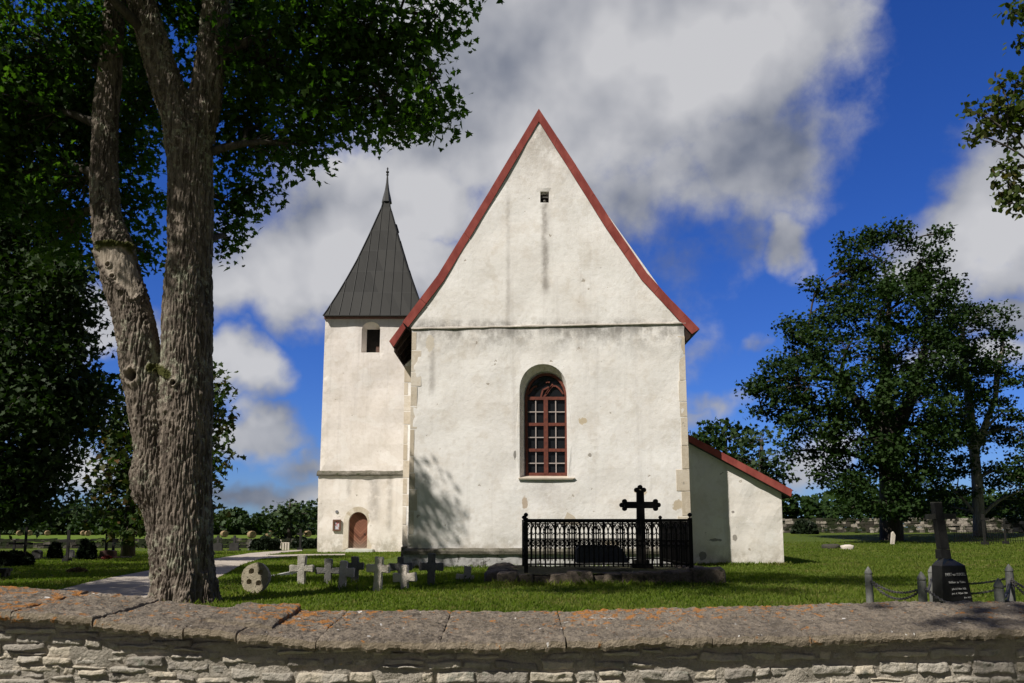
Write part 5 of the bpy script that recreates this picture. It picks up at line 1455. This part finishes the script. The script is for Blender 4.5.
# ---- trees outside the frame that throw their shade on wall and graves
def shade_tree(label, x, y, lobs, leafmat, size, per, spread):
    lob = [(Vector(c), r, n) for c, r, n in lobs]
    top = max(c[0][2] for c in lobs)
    tree(label, Vector((x, y, -.3)), [[(Vector((x, y, -.5)), .4), (Vector((x, y, top * .4)), .32), (Vector((x + .3, y, top * .75)), .2)]], lob, leafmat, BARK_GREY, size, per, spread, MAPLE, twig=.02, limb=.12, name='maple_tree', droop=.4)
shade_tree('broad maple by the lane behind the viewer, shading the right end of the wall', .8, -3.4, [((-.6, -.4, 11.5), (2.6, 2.0, 1.6), 60), ((2.2, -.6, 12.5), (2.6, 2.2, 1.8), 60), ((1, -3.5, 13), (3, 2, 2), 60), ((-1.8, 3.0, 13.2), (2.2, 1.8, 1.3), 55), ((-3.3, -2.0, 12.2), (1.5, 1.6, 1.2), 45), ((-1.6, -2.2, 12.0), (2.0, 1.6, 1.3), 50), ((1.8, 1.8, 14.2), (2.4, 1.8, 1.3), 45)], LEAF_MAPLE, .22, 12, .35)
shade_tree('young maple by the path, just left of the twin-stemmed maple and the wall', -14.5, 9.6, [((-14, 10.6, 9.2), (2.2, 1.8, 1.5), 60), ((-12.9, 11.6, 7.6), (1.4, 1.2, 1.2), 36), ((-15.5, 10.5, 10.8), (2.2, 1.8, 1.5), 50), ((-15, 12.5, 8), (1.8, 1.8, 1.4), 40)], LEAF_MAPLE, .2, 14, .35)
shade_tree('broad maple at the western churchyard edge, shading the graves', -24, 17.5, [((-22, 15, 9), (3, 3, 2.5), 60), ((-25, 18, 11), (4, 3, 3), 80), ((-21, 19, 12), (3, 3, 2.5), 60), ((-27, 14, 9), (3, 3, 3), 60), ((-19, 17, 8), (2.5, 2.5, 2), 40), ((-18.5, 20.5, 10.5), (2.2, 2.2, 2), 40), ((-23, 22, 8), (3, 3, 3), 50)], LEAF_DARK, .3, 12, .45)
shade_tree('old chestnut far along the western edge behind the dark graves', -27, 30, [((-26, 29, 9), (4, 3.5, 3.5), 80), ((-22, 31, 7), (3.4, 3, 3), 60), ((-30, 30, 8), (4, 4, 3), 60), ((-24, 33, 11), (3.4, 3, 2.5), 50), ((-20, 28.5, 9), (2.4, 2.4, 2), 40)], LEAF_DARK, .32, 12, .5)

# ---- far woods
def woods(name, label, x0, x1, yfun, hfun, base, n, size, mat):
    pos = []
    x = x0
    while x < x1:
        wdt = random.uniform(4, 9); yv = yfun(x) + random.uniform(-5, 9); h = hfun(x) * random.uniform(.72, 1.12)
        for q in range(6):
            c = np.array([x + random.uniform(-.4, .4) * wdt, yv + random.uniform(-2, 2), base + h * random.uniform(.12, .78)])
            r = np.array([wdt * .45, 2.4, h * .24])
            d = nrm(rng.normal(size=(int(n), 3))); d[:, 1] = -abs(d[:, 1]) * .8
            pos.append(c + d * r * rng.uniform(.75, 1.08, (int(n), 1)))
        x += wdt * .45
    me = leaves(name, np.concatenate(pos), size, SPRAY, up=.7, droop=.1)
    o = link(name, me, mat, loc=(0, yfun(0), base), kind='stuff')
    o['label'] = label; o['category'] = 'woods'
woods('woodland', 'dark mixed woodland closing the hay field behind the tower', -170, -8, lambda x: 178, lambda x: 6.6 + 1.5 * math.sin(x * .12) + 1.1 * math.sin(x * .31 + 1), 0, 110, .95, LEAF_FAR)
woods('woodland', 'dark woodland behind the mossy field wall right of the church', 14, 110, lambda x: 84, lambda x: 4.4 + (1.6 if x > 34 else 0) + 1.0 * math.sin(x * .3), .9, 90, .6, LEAF_LIME)

# ================================================================== BACKGROUND PIECES
# field wall on the right, mossy rubble
FWM = rock_mat('mossy_rubble', [(.05, .045, .035), (.17, .15, .125), (.36, .32, .27)], .9, .8, .06, island=.9, moss=(.022, .03, .010), moss_amt=.47)
fwall = empty('field_wall', (24, 60, H(24, 60)), 'long mossy rubble wall at the back of the lawn under the limes', 'stone wall')
mb = MB(); wr = random.Random(3)
def rubble(mb, ax, ay, bx, by, hgt, thick, rows, s0, s1, base):
    L = math.hypot(bx - ax, by - ay); nx_, ny_ = -(by - ay) / L, (bx - ax) / L
    rh = hgt / rows
    for r in range(rows):
        t = wr.uniform(-.2, 0)
        while t < L:
            l = wr.uniform(s0, s1); c = (t + l / 2) / L
            x, y = ax + (bx - ax) * c, ay + (by - ay) * c
            for side in (-1,):
                jx = wr.uniform(-.05, .05)
                px_, py_ = x + nx_ * side * thick / 2, y + ny_ * side * thick / 2
                z = base(x, y) + r * rh + rh / 2 + wr.uniform(-.04, .04)
                ux, uy = (bx - ax) / L * l * .49, (by - ay) / L * l * .49
                vx, vy = nx_ * thick * .5, ny_ * thick * .5
                hz = rh * wr.uniform(.42, .56)
                k_ = wr.uniform(.75, .95)
                mb.hexa([(px_ - ux, py_ - uy, z - hz), (px_ + ux, py_ + uy, z - hz * k_), (px_ + ux + vx * 2, py_ + uy + vy * 2, z - hz), (px_ - ux + vx * 2, py_ - uy + vy * 2, z - hz),
                         (px_ - ux * k_, py_ - uy * k_, z + hz * k_), (px_ + ux, py_ + uy, z + hz), (px_ + ux + vx * 2, py_ + uy + vy * 2, z + hz), (px_ - ux + vx * 2, py_ - uy + vy * 2, z + hz)])
            t += l
rubble(mb, 17, 60, 62, 57, 1.05, .7, 5, .25, .7, H)
mb.build('stonework', FWM, fwall, rough=.03, rscale=3)
# low wall and hedge at the back of the graves, left
lw = empty('field_wall', (-30, 52, 0), 'low pale rubble wall between the dark graves and the hay field', 'stone wall')
mb = MB(); rubble(mb, -60, 50, -8.5, 55, .62, .5, 3, .25, .6, H); mb.build('stonework', rock_mat('shaded_mossy_rubble', [(.02, .018, .014), (.045, .04, .033), (.12, .108, .09)], .9, .8, .05, island=.6, moss=(.018, .026, .008), moss_amt=.42), lw, rough=.02, rscale=3)  # darker, mossier version of the field wall rubble
# thin iron fence in front of the limes
ir = empty('grave_fence', (27, 43, H(27, 43)), 'thin rusty iron fence standing in the shade at the lawn edge', 'iron fence')
mb = MB(); A, B = P(955, 545, 43), P(1060, 546, 43); zb_ = H(A.x, 43)
mb.bar((A.x, 43, zb_ + .62), (B.x, 43, zb_ + .62), .03); mb.bar((A.x, 43, zb_ + .15), (B.x, 43, zb_ + .15), .03)
for x in np.arange(A.x, B.x, .13): mb.bar((x, 43, zb_), (x, 43, zb_ + .66 + .05 * (int(x * 10) % 2)), .018)
mb.build('fence_panel', IRON, ir)
def iron_post(px, top, bot, Y, wpx, label, name='grave_cross', arms=None):
    mb = MB(); A, B = P(px, bot, Y), P(px, top, Y); r = wpx * Y / F / 2
    z0 = H(A.x, Y) - .1
    mb.box(A.x - r, A.x + r, Y - r * .6, Y + r * .6, z0, B.z)
    if arms:
        l, r2 = P(arms[0], arms[2], Y), P(arms[1], arms[2], Y); mb.box(l.x, r2.x, Y - r * .55, Y + r * .55, l.z - r, l.z + r)
    mb.box(A.x - r * 2.2, A.x + r * 2.2, Y - .16, Y + .16, z0, z0 + .25)
    tag(mb.build(name, GDK, loc=(A.x, Y, z0), rough=.008, rscale=9), label, 'cross')
GDK = plain_mat('black_grave_wood', (.012, .012, .011), (.022, .021, .018), 10, .8, .2)
iron_post(985, 514, 546, 42, 2.2, 'slender dark cross rising from the thin iron fence', arms=(981, 989, 519))
iron_post(1006, 520, 546, 42.5, 1.6, 'slimmest dark cross at the far right of the thin iron fence', arms=(1002, 1010, 525))
# rocks and clippings on the lawn
def rock(name, label, cat, px, py, wpx, hpx, Y, mat, seed, group=None):
    v = P(px, py, Y); z = H(v.x, Y)
    o = link(name, boulder((v.x, Y, z + hpx * Y / F * .3), wpx * Y / F / 2, wpx * Y / F / 2.6, hpx * Y / F * .62, seed), mat, loc=(v.x, Y, z), smooth=True)
    tag(o, label, cat, group)
rock('boulder', 'pale boulder lying on the lawn beside a dark mound', 'boulder', 847, 545, 12, 5, 38, GSP, 3)
rock('boulder', 'dark earthy boulder beside the pale boulder on the lawn', 'boulder', 831, 545, 17, 5, 38.6, rock_mat('dark_rock', [(.03, .028, .022), (.05, .045, .035), (.07, .065, .05)], 2), 6)
st = P(894, 547, 42.0); mb = MB(); q = lambda x, y: (P(x, y, 42).x, P(x, y, 42).z)
mb.prism([q(891, 547), q(894, 547), q(895, 540), q(895.5, 535), q(893.5, 531.5), q(892, 533), q(891.5, 540)], 42, 42.12)  # pale slab in place of a sunlit strip of trunk
tag(mb.build('gravestone', GSP, loc=(st.x, 42, H(st.x, 42)), rough=.01, rscale=7), 'slim pale slab standing in for a sunlit strip of the huge dark lime trunk', 'gravestone')
# bushes
def bush(label, px, pyb, wpx, hpx, Y, mat, size, n, cat='bush', tmpl=SPRAY, name='bush', squash=1.0):
    v = P(px, pyb, Y); z = H(v.x, Y); w_, h_ = wpx * Y / F, hpx * Y / F
    d = nrm(rng.normal(size=(n, 3))); d[:, 2] = np.abs(d[:, 2]) ** .8
    pos = np.array([v.x, Y, z]) + d * np.array([w_ / 2, w_ / 2.2, h_]) * (rng.uniform(.55, 1.0, (n, 1)) ** .5) * (1 + .28 * np.array([[noise.noise(Vector(q) * 2.2 + Vector((px, pyb, 0)))] for q in d]))
    root = empty(name, (v.x, Y, z), label, cat)
    link('foliage', leaves('foliage', pos, size, tmpl, up=.5, droop=0), mat, root)
    mb = MB()
    for i in range(6):
        a = i * 1.05; mb.tube([(v.x, Y, z - .1), (v.x + .12 * w_ * math.cos(a), Y + .12 * w_ * math.sin(a), z + .4 * h_), (v.x + .3 * w_ * math.cos(a), Y + .3 * w_ * math.sin(a), z + .75 * h_)], [.03, .02, .008], 5)
    mb.build('stems', BARK_DARK, root)
LEAF_YEW = leaf_mat('yew_leaf', (.006, .012, .005), (.010, .018, .006), (.014, .024, .008), trans=.05, patch=.8)
bush('clipped dark dome-shaped yew beside the gravel path', 265.5, 553, 29, 14, 47, LEAF_YEW, .13, 7000)
bush('low dark bush at the back of the lawn next to the lean-to', 805, 533, 24, 13, 55, LEAF_YEW, .25, 2500)
bush('dark conical bush among the crosses left of the maple', 86, 556, 16, 19, 33, LEAF_YEW, .16, 2500)
bush('broad black shrub behind the bench', 12, 562, 34, 14, 27, LEAF_YEW, .18, 3500)
bush('slim dark shrub beside a black cross under the chestnut', 55, 552, 12, 16, 34, LEAF_YEW, .16, 1500)
bush('heap of faded flowers and cuttings on the grass by the path', 77, 573, 18, 4.5, 22.5, leaf_mat('dry_flowers', (.09, .06, .03), (.20, .14, .08), (.05, .06, .02), trans=.1), .09, 900, cat='flowers', name='flower_heap')
bush('low dark hedge clump between the clipped yew and the tower', 305, 550, 26, 10, 52, LEAF_YEW, .2, 2500, cat='hedge', name='hedge')
bush('dark hedge clump reaching the foot of the tower', 322, 549, 22, 10, 52.5, LEAF_YEW, .2, 2200, cat='hedge', name='hedge')
bush('red begonias on a grave left of the maple trunk', 107, 553, 10, 4, 33, leaf_mat('red_flowers', (.10, .012, .012), (.16, .02, .02), (.03, .04, .01), trans=.1), .08, 500, cat='flowers', name='flower_bed')
# dark graves under the trees on the left
def headstone(label, px, bot, wpx, hpx, Y, mat, cross=False, shape='round'):
    v = P(px, bot, Y); s_ = Y / F; z = H(v.x, Y); w_, h_ = wpx * s_, hpx * s_
    mb = MB()
    if shape == 'round': pts = [(v.x - w_ / 2, z - .1), (v.x + w_ / 2, z - .1)] + [(v.x + w_ / 2 * math.cos(a), z + h_ * .72 + h_ * .28 * math.sin(a)) for a in np.linspace(0, math.pi, 9)]
    else: pts = [(v.x - w_ / 2, z - .1), (v.x + w_ / 2, z - .1), (v.x + w_ * .46, z + h_ * .9), (v.x, z + h_), (v.x - w_ * .46, z + h_ * .88)]
    mb.prism(pts, Y - .09, Y + .09)
    if cross: mb.box(v.x - .06, v.x + .06, Y - .05, Y + .05, z + h_, z + h_ + .42); mb.box(v.x - .2, v.x + .2, Y - .047, Y + .047, z + h_ + .2, z + h_ + .3)
    mb.box(v.x - w_ * .62, v.x + w_ * .62, Y - .2, Y + .2, z - .1, z + .1)
    tag(mb.build('gravestone', mat, loc=(v.x, Y, z), rough=.006, rscale=9), label, 'gravestone', 'dark graves under the trees')
GD2 = rock_mat('sooty_gravestone', [(.02, .02, .019), (.04, .038, .035), (.06, .058, .052)], 4, .4, .01)  # near-black, slightly mottled stone
headstone('round-topped black gravestone behind the bench and shrub', 37, 556, 9, 10, 33, GD2)
headstone('black gravestone with a small cross on top just right of the maple', 217.5, 553, 9, 8.5, 46, GD2, True)
headstone('squat black gravestone with a small cross next to the clipped yew', 234, 552.5, 9, 8, 47, GD2, True)
headstone('reddish black gravestone behind the rusty chestnut flowers', 108, 556, 16, 9, 34.5, rock_mat('red_granite', [(.05, .03, .028), (.09, .05, .045), (.11, .07, .06)], 5), shape='flat')
headstone('narrow dark gravestone under the rusty chestnut', 125, 558, 8, 14, 35, GD2, shape='flat')
headstone('leaning grey gravestone beside the conical bush', 70, 557, 7, 8, 35.5, GSD)
headstone('small grey gravestone standing against the low hedge', 250.5, 552, 3, 9, 48.5, GSD)
iron_post(24, 526, 562, 27, 2.2, 'tall black wooden cross with long arms behind the bench', arms=(9, 33, 543.5))
iron_post(13, 540, 560, 28, 2.2, 'shorter black cross overlapping the long-armed cross')
iron_post(67, 530, 560, 30, 2.6, 'black cross in the shade between two shrubs', arms=(60, 75, 541))
iron_post(106, 532, 552, 37, 2.4, 'black cross behind the reddish gravestone', arms=(102, 118, 541))
iron_post(113, 534, 552, 38, 2.4, 'second black cross right of the reddish gravestone', arms=(108, 119, 540))
iron_post(300, 529, 551, 49, 2.0, 'brownish wooden cross on the hedge beside the tower', arms=(297, 303, 534))
# gate posts with rails by the yew
gp = P(283, 552, 49); mb = MB(); s_ = 49 / F
for dx, hh in ((-2.7, 10), (0, 7.5), (2.6, 7.5), (5.2, 7.5)): mb.box(gp.x + dx * s_ - .05, gp.x + dx * s_ + .05, 48.95, 49.05, -.1, hh * s_)
mb.box(gp.x - 2.5 * s_, gp.x + 5.2 * s_, 48.96, 49.04, 6.6 * s_, 7.4 * s_)
tag(mb.build('grave_railing', GSP, loc=(gp.x, 49, 0)), 'small pale stone railing around a grave beside the clipped yew', 'grave railing')
# bench
be = empty('bench', (P(3, 577, 20.5).x, 20.5, 0), 'weathered plank bench in the grass at the left edge', 'bench')
BW = plain_mat('grey_bench_wood', (.06, .055, .045), (.10, .09, .075), 8, .9, .3)
A, B = P(-14, 569, 20.5), P(11, 569, 20.5)
mb = MB(); mb.box(A.x, B.x, 20.3, 20.42, A.z - .05, A.z + .02); mb.box(A.x, B.x, 20.45, 20.58, A.z - .05, A.z + .02); mb.box(A.x + .05, B.x - .05, 20.31, 20.57, A.z - .09, A.z - .052); mb.build('seat', BW, be)
for x in (A.x + .08, B.x - .12):
    mb = MB(); mb.box(x, x + .08, 20.32, 20.4, -.1, A.z - .055); mb.box(x, x + .08, 20.48, 20.56, -.1, A.z - .055); mb.box(x, x + .08, 20.4, 20.48, .12, .18); mb.build('leg', BW, be)
# hay bales on the field
HAY = plain_mat('hay', (.30, .215, .12), (.20, .14, .075), 3, .95, .6)
PROTO = None
for i, (px, Y, lab) in enumerate(((19, 150, 'round hay bale far out on the field, left of the black wooden cross'), (29, 151, 'round hay bale on the field just right of the black wooden cross'), (47, 158, 'small far hay bale behind the black shrubs'), (83, 150, 'round hay bale above the conical bush, the browner of two touching'), (87.5, 146, 'round hay bale above the conical bush, the paler of two touching'),
                                 (251.5, 108, 'nearest and tallest round hay bale, just left of the clipped yew'), (269.5, 118, 'round hay bale showing above the top of the clipped yew'), (307.5, 128, 'round hay bale closest to the bell tower'), (224, 122, 'dull hay bale half hidden right of the maple trunk'))):
    v = P(px, 540, Y); r = .50
    mb = MB(); rows = []
    for t, rr in ((0, .05), (0, .6), (0, .93), (.06, 1), (.3, 1.02), (.7, 1.02), (.94, 1), (1.0, .93), (1, .6), (1, .05)):
        a0 = .7
        rows.append([(v.x + (t - .5) * .9 * math.sin(a0) + r * rr * math.cos(q) * math.cos(a0), Y - (t - .5) * .9 * math.cos(a0) + r * rr * math.cos(q) * math.sin(a0), hm(v.x, Y) + r * .97 + r * rr * math.sin(q) * .97) for q in np.linspace(0, 2 * math.pi, 25)])
    mb.quadgrid(rows)
    o = mb.build('hay_bale', HAY, loc=(v.x, Y, hm(v.x, Y)), rough=.03, rscale=6); tag(o, lab, 'hay bale', 'hay bales on the field')

# ================================================================== GRASS
def in_poly(x, y, poly):
    c = np.zeros(len(x), bool); j = len(poly) - 1
    for i in range(len(poly)):
        xi, yi = poly[i]; xj, yj = poly[j]
        c ^= ((yi > y) != (yj > y)) & (x < (xj - xi) * (y - yi) / (yj - yi + 1e-12) + xi); j = i
    return c
n = 420000
y = 5.6 + (46 - 5.6) * rng.random(n) ** 1.5
x = (rng.random(n) - .5) * (2 * (y * .72 + 1.5))
tx, ty = [], []
for o_ in list(bpy.data.objects):
    if o_.parent is None and o_.get('category') in ('stone cross', 'grave slab', 'tree', 'chain fence') and abs(o_.location.x) < 14 and 8 < o_.location.y < 22:
        r_ = .5 if o_.get('category') == 'tree' else .13
        a_ = rng.uniform(0, 2 * math.pi, 170); d_ = r_ + np.abs(rng.normal(size=170)) * .10
        tx.append(o_.location.x + np.cos(a_) * d_ * 1.3); ty.append(o_.location.y + np.sin(a_) * d_ - .03)
for (a0, a1, yy_) in ((-.5, 4.9, 17.42), (-3.6, 5.9, YF - .22), (5.9, 9.5, YA - .06)):
    tx.append(rng.uniform(a0, a1, 1500)); ty.append(yy_ - np.abs(rng.normal(size=1500)) * .07)
tx, ty = np.concatenate(tx), np.concatenate(ty); ntuft = len(tx)
x = np.concatenate([x, tx]); y = np.concatenate([y, ty]); is_tuft = np.arange(len(x)) >= n
dn = np.array([noise.noise(Vector((a * .55, b_ * .55, 2))) for a, b_ in zip(x, y)])
keep = ~in_poly(x, y, PATH_POLY) & ~((x > -3.5) & (x < 6) & (y > YF - .12)) & ~((x > 5) & (x < 9.6) & (y > YA - .02)) & ~((x > -.3) & (x < 4.8) & (y > 17.6) & (y < 22)) & ~((y > YT - .1) & (x > -11)) & ~((x < -2.5) & (x > -5.2) & (y > YN - .1))
keep |= is_tuft
x, y, dn, is_tuft = x[keep], y[keep], dn[keep], is_tuft[keep]; n = len(x)
z = np.array([H(a, b_) for a, b_ in zip(x, y)])
hgt = rng.uniform(.022, .055, n) * (1 + .6 * np.clip(dn, -.6, .9)) * (1 + .012 * y)
tall = rng.random(n) < .012; hgt[tall] *= 1.7; hgt[is_tuft] *= rng.uniform(1.2, 2.6, is_tuft.sum())
ang = rng.uniform(0, 2 * math.pi, n); wd = rng.uniform(.004, .009, n) * (1 + .05 * y)
ln_ = rng.normal(size=(n, 2)) * .45 * hgt[:, None]
V = np.zeros((n, 5, 3))
ca, sa = np.cos(ang) * wd, np.sin(ang) * wd
V[:, 0] = np.stack([x - ca, y - sa, z - .01], 1); V[:, 1] = np.stack([x + ca, y + sa, z - .01], 1)
V[:, 2] = np.stack([x + ca * .7 + ln_[:, 0] * .35, y + sa * .7 + ln_[:, 1] * .35, z + hgt * .55], 1)
V[:, 3] = np.stack([x + ln_[:, 0], y + ln_[:, 1], z + hgt], 1)
V[:, 4] = np.stack([x - ca * .7 + ln_[:, 0] * .35, y - sa * .7 + ln_[:, 1] * .35, z + hgt * .55], 1)
GRASS = leaf_mat('grass_blade', (.076, .120, .013), (.118, .160, .020), (.19, .195, .05), trans=.42, patch=.45, tip=(.19, .165, .06))
o = link('grass', np_mesh('grass', V.reshape(-1, 3), 5, [[0, 1, 2, 3, 4]], n), GRASS, kind='stuff')
o['label'] = 'short mown churchyard grass around the graves and church'; o['category'] = 'grass'
